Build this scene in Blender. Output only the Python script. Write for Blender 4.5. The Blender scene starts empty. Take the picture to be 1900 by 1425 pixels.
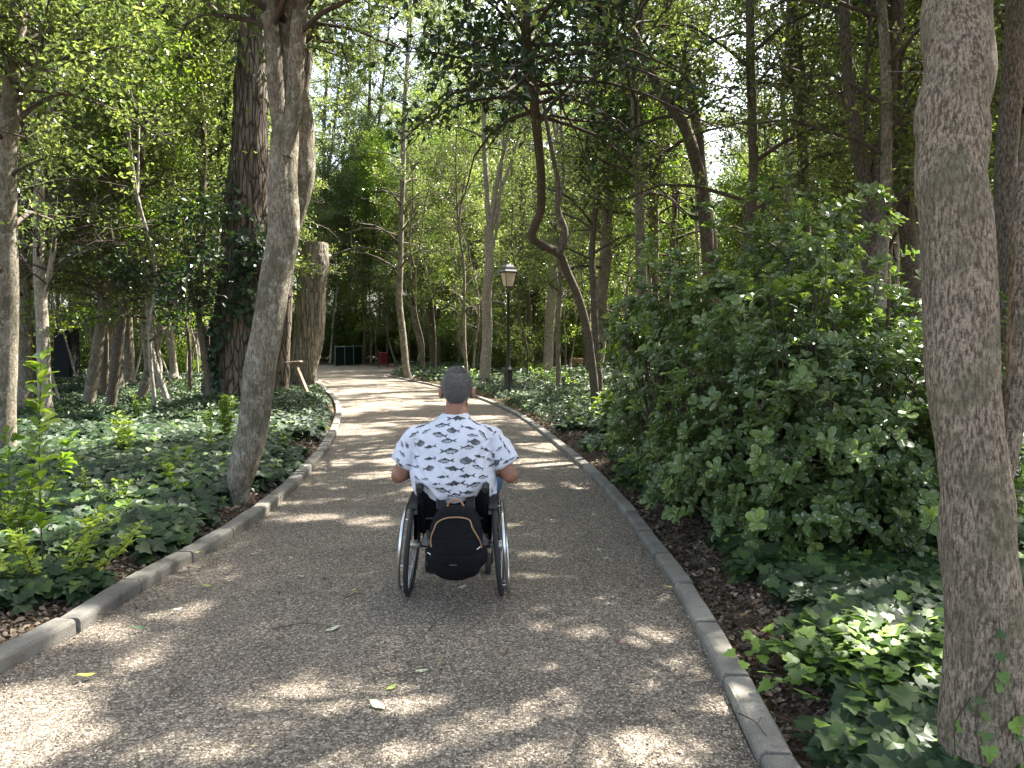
import bpy, math, random
import numpy as np
from mathutils import Vector, Matrix, noise as mnoise
from mathutils.bvhtree import BVHTree

# ---------------------------------------------------------------- camera, world, sun
S = bpy.context.scene
COL = S.collection
R = math.radians
F = 1427.0
CAMH = 1.55
PITCH = math.atan(80.0 / F)
cam = bpy.data.objects.new("camera", bpy.data.cameras.new("camera"))
COL.objects.link(cam)
cam.location = (0, 0, CAMH)
cam.rotation_euler = (math.pi / 2 - PITCH, 0, 0)
cam.data.sensor_width = 36
cam.data.lens = 36 * F / 1900
cam.data.clip_end = 2000
cam.data.clip_start = 0.05
S.camera = cam

SUN_EL, SUN_AZ = R(54), R(52)          # azimuth measured from +Y (ahead) towards +X (right)
SD = np.array([math.cos(SUN_EL) * math.sin(SUN_AZ), math.cos(SUN_EL) * math.cos(SUN_AZ), math.sin(SUN_EL)])
world = bpy.data.worlds.new("World")
S.world = world
world.use_nodes = True
wn = world.node_tree
wn.nodes.clear()
sky = wn.nodes.new("ShaderNodeTexSky")
sky.sky_type = 'NISHITA'
sky.sun_disc = False
sky.sun_elevation = SUN_EL
sky.sun_rotation = SUN_AZ
sky.air_density = 1.0
sky.dust_density = 3.5
sky.ozone_density = 0.3
bg = wn.nodes.new("ShaderNodeBackground")
bg.inputs[1].default_value = 0.10
wo = wn.nodes.new("ShaderNodeOutputWorld")
hs = wn.nodes.new('ShaderNodeHueSaturation')
hs.inputs['Saturation'].default_value = 0.75
wn.links.new(sky.outputs[0], hs.inputs['Color'])
wn.links.new(hs.outputs[0], bg.inputs[0])
wn.links.new(bg.outputs[0], wo.inputs[0])
sl = bpy.data.lights.new("sun", 'SUN')
sl.energy = 5.0
sl.angle = R(0.53)
sl.color = (1.0, 0.94, 0.85)
sun = bpy.data.objects.new("sun", sl)
sun.rotation_euler = Vector(-SD).to_track_quat('-Z', 'Y').to_euler()
COL.objects.link(sun)
S.view_settings.view_transform = 'Standard'
S.view_settings.look = 'None'
S.view_settings.gamma = 1
S.view_settings.exposure = 2.78
S.cycles.max_bounces = 7
S.cycles.diffuse_bounces = 3
S.cycles.glossy_bounces = 2
S.cycles.transmission_bounces = 4
S.cycles.transparent_max_bounces = 6
S.cycles.sample_clamp_indirect = 6
S.cycles.use_adaptive_sampling = True
S.cycles.adaptive_threshold = 0.006
S.cycles.use_denoising = True
S.cycles.denoising_input_passes = 'RGB_ALBEDO_NORMAL'
S.cycles.denoising_prefilter = 'ACCURATE'

# ---------------------------------------------------------------- helpers
rng = np.random.default_rng(7)
random.seed(7)

def ray(px, py):
    u, v = (px - 950) / F, (712.5 - py) / F
    c, s = math.cos(PITCH), math.sin(PITCH)
    return np.array([u, c + v * s, -s + v * c])

def W(px, py, d):
    r = ray(px, py)
    return np.array([0, 0, CAMH]) + r * (d / r[1])

def G(px, py):
    r = ray(px, py)
    return np.array([0, 0, CAMH]) + r * (-CAMH / r[2])

def tag(o, label=None, cat=None, group=None, kind=None):
    if label: o['label'] = label
    if cat: o['category'] = cat
    if group: o['group'] = group
    if kind: o['kind'] = kind
    return o

LOC = {}
def thing(name, label, cat, loc=(0, 0, 0), group=None):
    o = bpy.data.objects.new(name, None)
    COL.objects.link(o)
    o.location = loc
    o.empty_display_size = 0.2
    LOC[o.name] = np.array(loc, float)
    return tag(o, label, cat, group)

class MB:
    """collects vertices and faces, then links them as one mesh object"""
    def __init__(s):
        s.v, s.f, s.m, s.t, s.n, s.sm = [], [], [], [], 0, []
    def add(s, v, f, mat=0, tint=None, smooth=False):
        v = np.asarray(v, float).reshape(-1, 3)
        f = np.asarray(f, int)
        s.v.append(v)
        s.f.append(f + s.n)
        s.m.append(np.full(len(f), mat) if np.isscalar(mat) else np.asarray(mat))
        s.sm.append(np.full(len(f), smooth))
        s.t.append(np.full(len(v), 0.5) if tint is None else np.broadcast_to(tint, (len(v),)))
        s.n += len(v)
        return s
    def mesh(s, name, off=None):
        v = np.concatenate(s.v)
        if off is not None: v = v - off
        t = np.concatenate(s.t)
        me = bpy.data.meshes.new(name)
        me.vertices.add(len(v)); me.vertices.foreach_set('co', v.astype(np.float32).ravel())
        idx = np.concatenate([a.ravel() for a in s.f])
        cnt = np.concatenate([np.full(len(a), a.shape[1]) for a in s.f])
        st = np.concatenate([[0], np.cumsum(cnt)[:-1]])
        me.loops.add(len(idx)); me.loops.foreach_set('vertex_index', idx.astype(np.int32))
        me.polygons.add(len(cnt)); me.polygons.foreach_set('loop_start', st.astype(np.int32))
        me.polygons.foreach_set('material_index', np.concatenate(s.m).astype(np.int32))
        me.polygons.foreach_set('use_smooth', np.concatenate(s.sm).astype(bool))
        a = me.attributes.new('tint', 'FLOAT', 'POINT'); a.data.foreach_set('value', t.astype(np.float32))
        me.update(calc_edges=True)
        return me
    def build(s, name, mats, parent=None, loc=None):
        off = None
        root = parent
        while root is not None and root.parent is not None: root = root.parent
        if root is not None: off = LOC[root.name]
        elif loc is not None: off = np.array(loc, float)
        me = s.mesh(name, off)
        for m in (mats if isinstance(mats, (list, tuple)) else [mats]): me.materials.append(m)
        o = bpy.data.objects.new(name, me)
        COL.objects.link(o)
        if parent is not None: o.parent = parent
        elif loc is not None: o.location = loc
        LOC[o.name] = np.array(loc if loc is not None else (0, 0, 0), float)
        return o

def catmull(P, n=8):
    P = np.asarray(P, float)
    if len(P) < 3:
        t = np.linspace(0, 1, n + 1)[:, None]
        return P[0] * (1 - t) + P[1] * t
    Q = np.vstack([2 * P[0] - P[1], P, 2 * P[-1] - P[-2]])
    out = []
    for i in range(1, len(Q) - 2):
        t = np.linspace(0, 1, n, endpoint=False)[:, None]
        a, b, c, d = Q[i - 1], Q[i], Q[i + 1], Q[i + 2]
        out.append(0.5 * (2 * b + (c - a) * t + (2 * a - 5 * b + 4 * c - d) * t ** 2 + (3 * b - a - 3 * c + d) * t ** 3))
    out.append(P[-1:])
    return np.vstack(out)

def frames(P):
    T = np.gradient(P, axis=0)
    T /= np.linalg.norm(T, axis=1)[:, None] + 1e-9
    N = np.zeros_like(P)
    ref = np.array([1.0, 0, 0]) if abs(T[0][0]) < 0.8 else np.array([0, 1.0, 0])
    n = ref - T[0] * ref.dot(T[0]); n /= np.linalg.norm(n)
    for i in range(len(P)):
        n = n - T[i] * n.dot(T[i]); n /= np.linalg.norm(n) + 1e-9
        N[i] = n
    return T, N, np.cross(T, N)

def tube(mb, P, rad, sides=8, mat=0, cap=True, wob=0.0, ridge=0.0, tint=None, smooth=True, flat=1.0, wf=2.0, closed=False, seed=0.0):
    P = np.asarray(P, float)
    rad = np.broadcast_to(rad, (len(P),)).astype(float)
    T, N, B = frames(P)
    if closed:
        T = np.roll(P, -1, 0) - np.roll(P, 1, 0); T /= np.linalg.norm(T, axis=1)[:, None]
        ax = np.cross(P[1] - P[0], P[len(P) // 4] - P[0]); ax /= np.linalg.norm(ax)
        B = np.broadcast_to(ax, P.shape); N = np.cross(B, T)
    a = np.linspace(0, 2 * np.pi, sides, endpoint=False)
    ca, sa = np.cos(a), np.sin(a) * flat
    rr = np.broadcast_to(rad[:, None], (len(P), sides)).copy()
    if wob:
        for i in range(len(P)):
            for j in range(sides):
                q = Vector((math.cos(a[j]) * wf + seed, math.sin(a[j]) * wf, P[i][2] * 1.6 + P[i][0]))
                q2 = Vector((math.cos(a[j]) * wf * 3 + seed, math.sin(a[j]) * wf * 3, P[i][2] * 7))
                rr[i, j] *= 1 + wob * (mnoise.noise(q) + 0.35 * mnoise.noise(q2))
                if ridge:
                    q3 = Vector((math.cos(a[j]) * 9 + seed, math.sin(a[j]) * 9, P[i][2] * 9))
                    rr[i, j] += ridge * (mnoise.noise(q3) + .8 * mnoise.noise(q3 * 2.7))
    V = P[:, None, :] + rr[:, :, None] * (ca[None, :, None] * N[:, None, :] + sa[None, :, None] * B[:, None, :])
    n = len(P)
    i = np.arange(n if closed else n - 1)[:, None]; j = np.arange(sides)[None, :]
    i2 = (i + 1) % n
    f = np.stack([i * sides + j, i * sides + (j + 1) % sides, i2 * sides + (j + 1) % sides, i2 * sides + j], -1).reshape(-1, 4)
    mb.add(V, f, mat, tint, smooth)
    if cap and not closed:
        for k, (c, ring) in enumerate(((P[0], V[0]), (P[-1], V[-1]))):
            vv = np.vstack([ring, c]); jj = np.arange(sides)
            ff = np.stack([(jj + 1) % sides, jj, np.full(sides, sides)], -1) if k == 0 else np.stack([jj, (jj + 1) % sides, np.full(sides, sides)], -1)
            mb.add(vv, ff, mat, tint, False)
    return mb

def box(mb, c, s, mat=0, rot=None, bev=0.0, tint=None):
    s = np.array(s) / 2
    if bev <= 0:
        v = np.array([[x, y, z] for x in (-1, 1) for y in (-1, 1) for z in (-1, 1)]) * s
        f = [[0, 1, 3, 2], [4, 6, 7, 5], [0, 4, 5, 1], [2, 3, 7, 6], [0, 2, 6, 4], [1, 5, 7, 3]]
    else:
        import bmesh
        bm = bmesh.new(); bmesh.ops.create_cube(bm, size=1)
        for q in bm.verts: q.co = Vector((q.co.x * s[0] * 2, q.co.y * s[1] * 2, q.co.z * s[2] * 2))
        bmesh.ops.bevel(bm, geom=bm.edges[:], offset=bev, segments=2, affect='EDGES')
        bmesh.ops.triangulate(bm, faces=bm.faces[:])
        bm.verts.index_update()
        v = np.array([q.co[:] for q in bm.verts]); f = np.array([[q.index for q in p.verts] for p in bm.faces]); bm.free()
    if rot is not None: v = v @ np.array(rot).T
    return mb.add(v + np.array(c), f, mat, tint)

def ellipsoid(mb, c, r, mat=0, n=16, rot=None, smooth=True, tint=None):
    th = np.linspace(0, np.pi, n + 1); ph = np.linspace(0, 2 * np.pi, 2 * n, endpoint=False)
    V = np.stack([np.sin(th)[:, None] * np.cos(ph), np.sin(th)[:, None] * np.sin(ph), np.cos(th)[:, None] * np.ones(2 * n)], -1).reshape(-1, 3) * np.array(r)
    if rot is not None: V = V @ np.array(rot).T
    m = 2 * n
    i = np.arange(n)[:, None]; j = np.arange(m)[None, :]
    f = np.stack([i * m + j, (i + 1) * m + j, (i + 1) * m + (j + 1) % m, i * m + (j + 1) % m], -1).reshape(-1, 4)
    return mb.add(V + np.array(c), f, mat, tint, smooth)

def loft(mb, rings, seg=32, mat=0, p=2.0, smooth=True, tint=None):
    """rings: (cx, cy, cz, rx, ry)"""
    a = np.linspace(0, 2 * np.pi, seg, endpoint=False)
    c, s = np.cos(a), np.sin(a)
    c = np.sign(c) * np.abs(c) ** (2 / p); s = np.sign(s) * np.abs(s) ** (2 / p)
    V = np.array([np.stack([r[0] + r[3] * c, r[1] + r[4] * s, np.full(seg, r[2])], -1) for r in rings])
    n = len(rings)
    i = np.arange(n - 1)[:, None]; j = np.arange(seg)[None, :]
    f = np.stack([i * seg + j, i * seg + (j + 1) % seg, (i + 1) * seg + (j + 1) % seg, (i + 1) * seg + j], -1).reshape(-1, 4)
    mb.add(V, f, mat, tint, smooth)
    for k, ring, r in ((0, V[0], rings[0]), (1, V[-1], rings[-1])):
        jj = np.arange(seg)
        ff = np.stack([(jj + 1) % seg, jj, np.full(seg, seg)], -1) if k == 0 else np.stack([jj, (jj + 1) % seg, np.full(seg, seg)], -1)
        mb.add(np.vstack([ring, [r[:3]]]), ff, mat, tint, smooth)
    return mb

def remesh(mb, voxel=0.006, smooth=3):
    """union of the closed shapes in mb as one continuous surface -> (verts, tris/quads)"""
    me = mb.mesh('tmp'); o = bpy.data.objects.new('tmp', me); COL.objects.link(o)
    m = o.modifiers.new('r', 'REMESH'); m.mode = 'VOXEL'; m.voxel_size = voxel
    if smooth:
        m = o.modifiers.new('s', 'SMOOTH'); m.iterations = smooth; m.factor = 0.5
    dg = bpy.context.evaluated_depsgraph_get()
    ev = o.evaluated_get(dg).to_mesh()
    v = np.empty(len(ev.vertices) * 3); ev.vertices.foreach_get('co', v)
    q = np.array([list(p.vertices) if len(p.vertices) == 4 else list(p.vertices) + [p.vertices[-1]] for p in ev.polygons if len(p.vertices) == 4])
    nr = np.empty(len(ev.vertices) * 3); ev.vertices.foreach_get('normal', nr)
    bpy.data.objects.remove(o); bpy.data.meshes.remove(me)
    return v.reshape(-1, 3), q, nr.reshape(-1, 3)

def fbm(p, sc, oct=3):
    p = p * sc
    return mnoise.fractal(Vector(p), 0.6, 2.1, oct)

# 2-D value noise on arrays
_perm = rng.random((256, 256))
def vnoise(x, y, sc=1.0, sx=0):
    x = np.asarray(x) * sc + sx * 17.3; y = np.asarray(y) * sc + sx * 9.1
    xi, yi = np.floor(x).astype(int), np.floor(y).astype(int)
    fx, fy = x - xi, y - yi
    fx = fx * fx * (3 - 2 * fx); fy = fy * fy * (3 - 2 * fy)
    g = lambda a, b: _perm[a & 255, b & 255]
    return (g(xi, yi) * (1 - fx) + g(xi + 1, yi) * fx) * (1 - fy) + (g(xi, yi + 1) * (1 - fx) + g(xi + 1, yi + 1) * fx) * fy

# ---------------------------------------------------------------- materials
def newmat(name):
    m = bpy.data.materials.new(name); m.use_nodes = True
    nt = m.node_tree; nt.nodes.clear()
    return m, nt, nt.nodes.new('ShaderNodeOutputMaterial')

def N(nt, t, **kw):
    n = nt.nodes.new('ShaderNode' + t)
    for k, v in kw.items():
        if k in n.inputs: n.inputs[k].default_value = v
        else: setattr(n, k, v)
    return n

def ramp(nt, fac, stops):
    r = nt.nodes.new('ShaderNodeValToRGB')
    e = r.color_ramp.elements
    while len(e) < len(stops): e.new(0.5)
    for q, (p, c) in zip(e, stops):
        q.position = p; q.color = (*c, 1) if len(c) == 3 else c
    nt.links.new(fac, r.inputs[0])
    return r.outputs[0]

def mix(nt, fac, a, b, mode='MIX'):
    m = nt.nodes.new('ShaderNodeMix'); m.data_type = 'RGBA'; m.blend_type = mode
    for i, x in ((0, fac), (6, a), (7, b)):
        if hasattr(x, 'node'): nt.links.new(x, m.inputs[i])
        elif i == 0: m.inputs[0].default_value = x
        else: m.inputs[i].default_value = (*x, 1)
    return m.outputs[2]

def coords(nt, scale=(1, 1, 1), kind='Object'):
    tc = nt.nodes.new('ShaderNodeTexCoord'); mp = nt.nodes.new('ShaderNodeMapping')
    mp.inputs['Scale'].default_value = scale
    nt.links.new(tc.outputs[kind], mp.inputs[0])
    return mp.outputs[0]

def noise(nt, vec, scale, detail=4, rough=0.6):
    n = N(nt, 'TexNoise', Scale=scale, Detail=detail, Roughness=rough)
    nt.links.new(vec, n.inputs['Vector'])
    return n.outputs[0]

def plain(name, col, rough=0.6, metal=0.0, spec=0.5, bump=0.0, bscale=60, var=0.0, vscale=8, coat=0.0, sss=0.0):
    m, nt, out = newmat(name)
    p = N(nt, 'BsdfPrincipled', Roughness=rough, Metallic=metal)
    p.inputs['Coat Weight'].default_value = coat
    p.inputs['Specular IOR Level'].default_value = spec
    if sss:
        p.inputs['Subsurface Weight'].default_value = sss
        p.inputs['Subsurface Radius'].default_value = (0.01, 0.004, 0.002)
    vec = coords(nt)
    if var:
        n = noise(nt, vec, vscale)
        c = ramp(nt, n, [(0.3, tuple(x * (1 - var) for x in col)), (0.7, tuple(min(1, x * (1 + var)) for x in col))])
        nt.links.new(c, p.inputs['Base Color'])
    else: p.inputs['Base Color'].default_value = (*col, 1)
    if bump:
        n = noise(nt, vec, bscale)
        b = N(nt, 'Bump', Strength=1.0, Distance=bump); nt.links.new(n, b.inputs['Height']); nt.links.new(b.outputs[0], p.inputs['Normal'])
    nt.links.new(p.outputs[0], out.inputs[0])
    return m

def foliage(name, stops, rough=0.38, trans=0.4, tcol=(1.5, 1.9, 0.5), spots=0.0, spec=0.5):
    """stops: colour ramp over the per-leaf value"""
    m, nt, out = newmat(name)
    at = N(nt, 'Attribute', attribute_name='tint')
    oi = N(nt, 'ObjectInfo')
    ad = N(nt, 'Math', operation='MULTIPLY_ADD'); nt.links.new(oi.outputs['Random'], ad.inputs[0])
    ad.inputs[1].default_value = 0.24; ad.inputs[2].default_value = -0.12
    su = N(nt, 'Math', operation='ADD', use_clamp=True); nt.links.new(at.outputs['Fac'], su.inputs[0]); nt.links.new(ad.outputs[0], su.inputs[1])
    c = ramp(nt, su.outputs[0], stops)
    if spots:
        n = noise(nt, coords(nt), 45, 2, 0.5)
        k = ramp(nt, n, [(0.62, (0, 0, 0)), (0.66, (spots,) * 3)])
        c = mix(nt, k, c, (0.55, 0.6, 0.5))
    p = N(nt, 'BsdfPrincipled', Roughness=rough)
    p.inputs['Specular IOR Level'].default_value = spec
    nt.links.new(c, p.inputs['Base Color'])
    t = N(nt, 'BsdfTranslucent')
    nt.links.new(mix(nt, 1.0, c, tcol, 'MULTIPLY'), t.inputs[0])
    mx = N(nt, 'MixShader'); mx.inputs[0].default_value = trans
    nt.links.new(p.outputs[0], mx.inputs[1]); nt.links.new(t.outputs[0], mx.inputs[2])
    nt.links.new(mx.outputs[0], out.inputs[0])
    return m

def bark(name, a, b, c, vs=(1, 1, 0.18), scale=30, bump=0.012, moss=0.0, mosscol=(0.10, 0.11, 0.055), patch=None, rough=0.9, crack=0.5, disp=0.35):
    m, nt, out = newmat(name)
    vec = coords(nt, vs)
    nz = noise(nt, vec, scale, 6, 0.65)
    vo = N(nt, 'TexVoronoi', Scale=scale * 0.9, feature='DISTANCE_TO_EDGE')
    dv = N(nt, 'VectorMath', operation='ADD')
    n2 = N(nt, 'TexNoise', Scale=scale * 0.5, Detail=3)
    nt.links.new(vec, n2.inputs['Vector'])
    sc = N(nt, 'VectorMath', operation='SCALE'); sc.inputs['Scale'].default_value = 0.09
    nt.links.new(n2.outputs['Color'], sc.inputs[0])
    nt.links.new(vec, dv.inputs[0]); nt.links.new(sc.outputs[0], dv.inputs[1]); nt.links.new(dv.outputs[0], vo.inputs['Vector'])
    col = ramp(nt, nz, [(0.28, a), (0.5, b), (0.72, c)])
    cr = ramp(nt, vo.outputs[0], [(0.0, (1, 1, 1)), (0.12, (0, 0, 0))])
    m0 = N(nt, 'Math', operation='MULTIPLY'); nt.links.new(cr, m0.inputs[0]); m0.inputs[1].default_value = crack
    col = mix(nt, m0.outputs[0], col, tuple(x * 0.25 for x in a))
    flat = coords(nt, (1, 1, 0.6))
    if moss:
        k = ramp(nt, noise(nt, flat, 5.5, 5, 0.7), [(0.45, (0, 0, 0)), (0.62, (moss,) * 3)])
        col = mix(nt, k, col, mosscol)
    if patch:
        k = ramp(nt, noise(nt, coords(nt, (1, 1, 0.8)), 11, 5, 0.75), [(0.55, (0, 0, 0)), (0.6, (0.75,) * 3)])
        col = mix(nt, k, col, patch)
    p = N(nt, 'BsdfPrincipled', Roughness=rough)
    p.inputs['Specular IOR Level'].default_value = 0.2
    nt.links.new(col, p.inputs['Base Color'])
    hm = N(nt, 'Math', operation='MULTIPLY_ADD'); nt.links.new(cr, hm.inputs[0]); hm.inputs[1].default_value = -disp
    nt.links.new(nz, hm.inputs[2])
    bp = N(nt, 'Bump', Strength=1.0, Distance=bump)
    nt.links.new(hm.outputs[0], bp.inputs['Height']); nt.links.new(bp.outputs[0], p.inputs['Normal'])
    nt.links.new(p.outputs[0], out.inputs[0])
    return m

def flaky(name, dark, midc, light, mosscol, moss=0.6, sc=1.0, lichen=None):
    m, nt, out = newmat(name)
    v1 = coords(nt, (1, 1, 0.28)); v2 = coords(nt, (1, 1, 2.2)); v3 = coords(nt, (1, 1, 0.7))
    n1 = noise(nt, v1, 95 * sc, 5, 0.7)
    n2 = noise(nt, v2, 42 * sc, 4, 0.65)
    n3 = noise(nt, v3, 7 * sc, 6, 0.7)
    col = ramp(nt, n1, [(0.40, dark), (0.49, midc), (0.58, light)])
    ck = ramp(nt, n2, [(0.34, (0.45, 0.42, 0.40)), (0.43, (1, 1, 1))])
    col = mix(nt, 0.8, col, ck, 'MULTIPLY')
    col = mix(nt, ramp(nt, n3, [(0.46, (0, 0, 0)), (0.60, (moss,) * 3)]), col, mosscol)
    if lichen:
        k = ramp(nt, noise(nt, coords(nt, (1, 1, 0.8)), 14 * sc, 6, 0.8), [(0.56, (0, 0, 0)), (0.60, (0.8,) * 3)])
        col = mix(nt, k, col, lichen)
    p = N(nt, 'BsdfPrincipled', Roughness=0.9); p.inputs['Specular IOR Level'].default_value = 0.2
    nt.links.new(col, p.inputs['Base Color'])
    a = N(nt, 'Math', operation='MULTIPLY_ADD'); nt.links.new(n2, a.inputs[0]); a.inputs[1].default_value = 0.8; nt.links.new(n1, a.inputs[2])
    b = N(nt, 'Bump', Strength=1.0, Distance=0.009); nt.links.new(a.outputs[0], b.inputs['Height'])
    nt.links.new(b.outputs[0], p.inputs['Normal']); nt.links.new(p.outputs[0], out.inputs[0])
    return m

def gravel_mat():
    m, nt, out = newmat('gravel')
    vec = coords(nt)
    v1 = N(nt, 'TexVoronoi', Scale=95); nt.links.new(vec, v1.inputs['Vector'])
    v2 = N(nt, 'TexVoronoi', Scale=230); nt.links.new(vec, v2.inputs['Vector'])
    sep = N(nt, 'SeparateColor'); nt.links.new(v1.outputs['Color'], sep.inputs[0])
    sep2 = N(nt, 'SeparateColor'); nt.links.new(v2.outputs['Color'], sep2.inputs[0])
    c1 = ramp(nt, sep.outputs[0], [(0.0, (0.045, 0.037, 0.03)), (0.3, (0.14, 0.118, 0.094)), (0.62, (0.285, 0.245, 0.195)), (0.86, (0.46, 0.405, 0.33)), (1.0, (0.75, 0.66, 0.55))])
    c2 = ramp(nt, sep2.outputs[1], [(0.0, (0.09, 0.07, 0.053)), (0.5, (0.265, 0.228, 0.18)), (1.0, (0.52, 0.455, 0.375))])
    ed = ramp(nt, v1.outputs['Distance'], [(0.25, (1, 1, 1)), (0.8, (0.35, 0.35, 0.35))])
    c = mix(nt, 0.35, c1, c2)
    c = mix(nt, 0.8, c, ed, 'MULTIPLY')
    big = ramp(nt, noise(nt, vec, 1.3, 5, 0.6), [(0.3, (0.80, 0.78, 0.76)), (0.7, (1.12, 1.1, 1.06))])
    c = mix(nt, 1.0, c, big, 'MULTIPLY')
    dirt = ramp(nt, noise(nt, vec, 9, 5, 0.75), [(0.6, (1, 1, 1)), (0.75, (0.7, 0.66, 0.6))])
    c = mix(nt, 1.0, c, dirt, 'MULTIPLY')
    p = N(nt, 'BsdfPrincipled', Roughness=0.85); p.inputs['Specular IOR Level'].default_value = 0.3
    nt.links.new(c, p.inputs['Base Color'])
    h = N(nt, 'Math', operation='MULTIPLY_ADD'); nt.links.new(v1.outputs['Distance'], h.inputs[0]); h.inputs[1].default_value = -1.0
    nt.links.new(sep.outputs[1], h.inputs[2])
    bp = N(nt, 'Bump', Strength=1.0, Distance=0.0075); nt.links.new(h.outputs[0], bp.inputs['Height'])
    nt.links.new(bp.outputs[0], p.inputs['Normal'])
    nt.links.new(p.outputs[0], out.inputs[0])
    return m

def soil_mat():
    m, nt, out = newmat('soil')
    vec = coords(nt)
    nz = noise(nt, vec, 28, 8, 0.75)
    c = ramp(nt, nz, [(0.3, (0.022, 0.016, 0.011)), (0.5, (0.07, 0.05, 0.034)), (0.7, (0.16, 0.115, 0.075))])
    v = N(nt, 'TexVoronoi', Scale=22); nt.links.new(vec, v.inputs['Vector'])
    sp = N(nt, 'SeparateColor'); nt.links.new(v.outputs['Color'], sp.inputs[0])
    k = ramp(nt, sp.outputs[0], [(0.6, (0, 0, 0)), (0.7, (0.6,) * 3)])
    c = mix(nt, k, c, (0.15, 0.095, 0.055))
    p = N(nt, 'BsdfPrincipled', Roughness=0.95); p.inputs['Specular IOR Level'].default_value = 0.1
    nt.links.new(c, p.inputs['Base Color'])
    bp = N(nt, 'Bump', Strength=1.0, Distance=0.02); nt.links.new(nz, bp.inputs['Height']); nt.links.new(bp.outputs[0], p.inputs['Normal'])
    nt.links.new(p.outputs[0], out.inputs[0])
    return m

def kerb_mat():
    m, nt, out = newmat('kerb_concrete')
    vec = coords(nt)
    c = ramp(nt, noise(nt, vec, 3, 8, 0.7), [(0.36, (0.12, 0.112, 0.098)), (0.64, (0.29, 0.275, 0.245))])
    g = ramp(nt, noise(nt, vec, 160, 2, 0.5), [(0.3, (0.7, 0.7, 0.7)), (0.7, (1.2, 1.2, 1.2))])
    c = mix(nt, 1.0, c, g, 'MULTIPLY')
    at = N(nt, 'Attribute', attribute_name='tint')
    c = mix(nt, 1.0, c, ramp(nt, at.outputs['Fac'], [(0, (0.72, 0.72, 0.72)), (1, (1.2, 1.18, 1.12))]), 'MULTIPLY')
    st = ramp(nt, noise(nt, vec, 6, 7, 0.85), [(0.5, (0, 0, 0)), (0.66, (0.75,) * 3)])
    c = mix(nt, st, c, (0.075, 0.07, 0.045))
    p = N(nt, 'BsdfPrincipled', Roughness=0.9)
    nt.links.new(c, p.inputs['Base Color'])
    bp = N(nt, 'Bump', Strength=0.8, Distance=0.004); nt.links.new(noise(nt, vec, 90, 4), bp.inputs['Height']); nt.links.new(bp.outputs[0], p.inputs['Normal'])
    nt.links.new(p.outputs[0], out.inputs[0])
    return m

M = {}
M['gravel'] = gravel_mat(); M['soil'] = soil_mat(); M['kerb'] = kerb_mat()
M['leaf_tree'] = foliage('tree_leaves', [(0.0, (0.04, 0.062, 0.026)), (0.45, (0.09, 0.13, 0.047)), (0.8, (0.15, 0.195, 0.065)), (1.0, (0.25, 0.30, 0.095))], 0.25, 0.52, (1.75, 1.65, 0.95))
M['leaf_bright'] = foliage('young_leaves', [(0.0, (0.05, 0.10, 0.018)), (0.5, (0.12, 0.20, 0.03)), (1.0, (0.25, 0.32, 0.06))], 0.33, 0.45, (1.8, 1.75, 0.7))
M['leaf_dark'] = foliage('dark_laurel_leaves', [(0.0, (0.012, 0.03, 0.013)), (0.6, (0.03, 0.058, 0.022)), (0.93, (0.055, 0.09, 0.025)), (0.97, (0.24, 0.085, 0.03))], 0.36, 0.22, (1.5, 1.7, 0.5))
M['leaf_shrub'] = foliage('shrub_leaves', [(0.0, (0.05, 0.085, 0.025)), (0.4, (0.10, 0.155, 0.048)), (0.75, (0.155, 0.22, 0.065)), (0.93, (0.25, 0.32, 0.08)), (1.0, (0.34, 0.25, 0.14))], 0.3, 0.34, (1.5, 1.6, 0.6), spots=0.6)
M['leaf_ivy'] = foliage('ivy_leaves', [(0.0, (0.010, 0.024, 0.010)), (0.5, (0.030, 0.058, 0.022)), (0.8, (0.06, 0.105, 0.028)), (1.0, (0.19, 0.29, 0.05))], 0.5, 0.2, (1.5, 1.8, 0.5), spec=0.32)
M['litter'] = foliage('dry_leaves', [(0.0, (0.035, 0.027, 0.02)), (0.5, (0.11, 0.083, 0.058)), (0.85, (0.22, 0.175, 0.125)), (1.0, (0.36, 0.33, 0.2))], 0.8, 0.1, (1.2, 1, 0.8))
M['bark_grey'] = flaky('smooth_grey_bark', (0.12, 0.10, 0.075), (0.19, 0.165, 0.125), (0.28, 0.245, 0.19), (0.085, 0.08, 0.05), 0.8, 0.6, (0.33, 0.32, 0.27))
M['bark_pale'] = flaky('pale_bark', (0.19, 0.165, 0.13), (0.30, 0.265, 0.215), (0.43, 0.39, 0.325), (0.15, 0.14, 0.09), 0.4, 0.5)
M['bark_dark'] = flaky('dark_bark', (0.05, 0.04, 0.031), (0.10, 0.082, 0.064), (0.19, 0.16, 0.125), (0.065, 0.062, 0.04), 0.4, 0.8)
M['bark_brown'] = bark('brown_furrowed_bark', (0.06, 0.049, 0.037), (0.14, 0.115, 0.088), (0.25, 0.21, 0.165), vs=(1, 1, 0.14), scale=15, bump=0.03, crack=0.85, disp=0.9)
M['bark_near'] = flaky('flaky_tan_bark', (0.09, 0.068, 0.048), (0.21, 0.165, 0.12), (0.37, 0.30, 0.22), (0.12, 0.112, 0.068), 0.6, 1.15)
M['twig'] = plain('twig_bark', (0.07, 0.052, 0.04), 0.9, var=0.4)
M['wood'] = plain('weathered_wood', (0.20, 0.145, 0.10), 0.85, bump=0.004, bscale=40, var=0.35, vscale=14)
M['cutwood'] = plain('cut_wood', (0.62, 0.46, 0.27), 0.85, bump=0.004, var=0.25)

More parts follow.
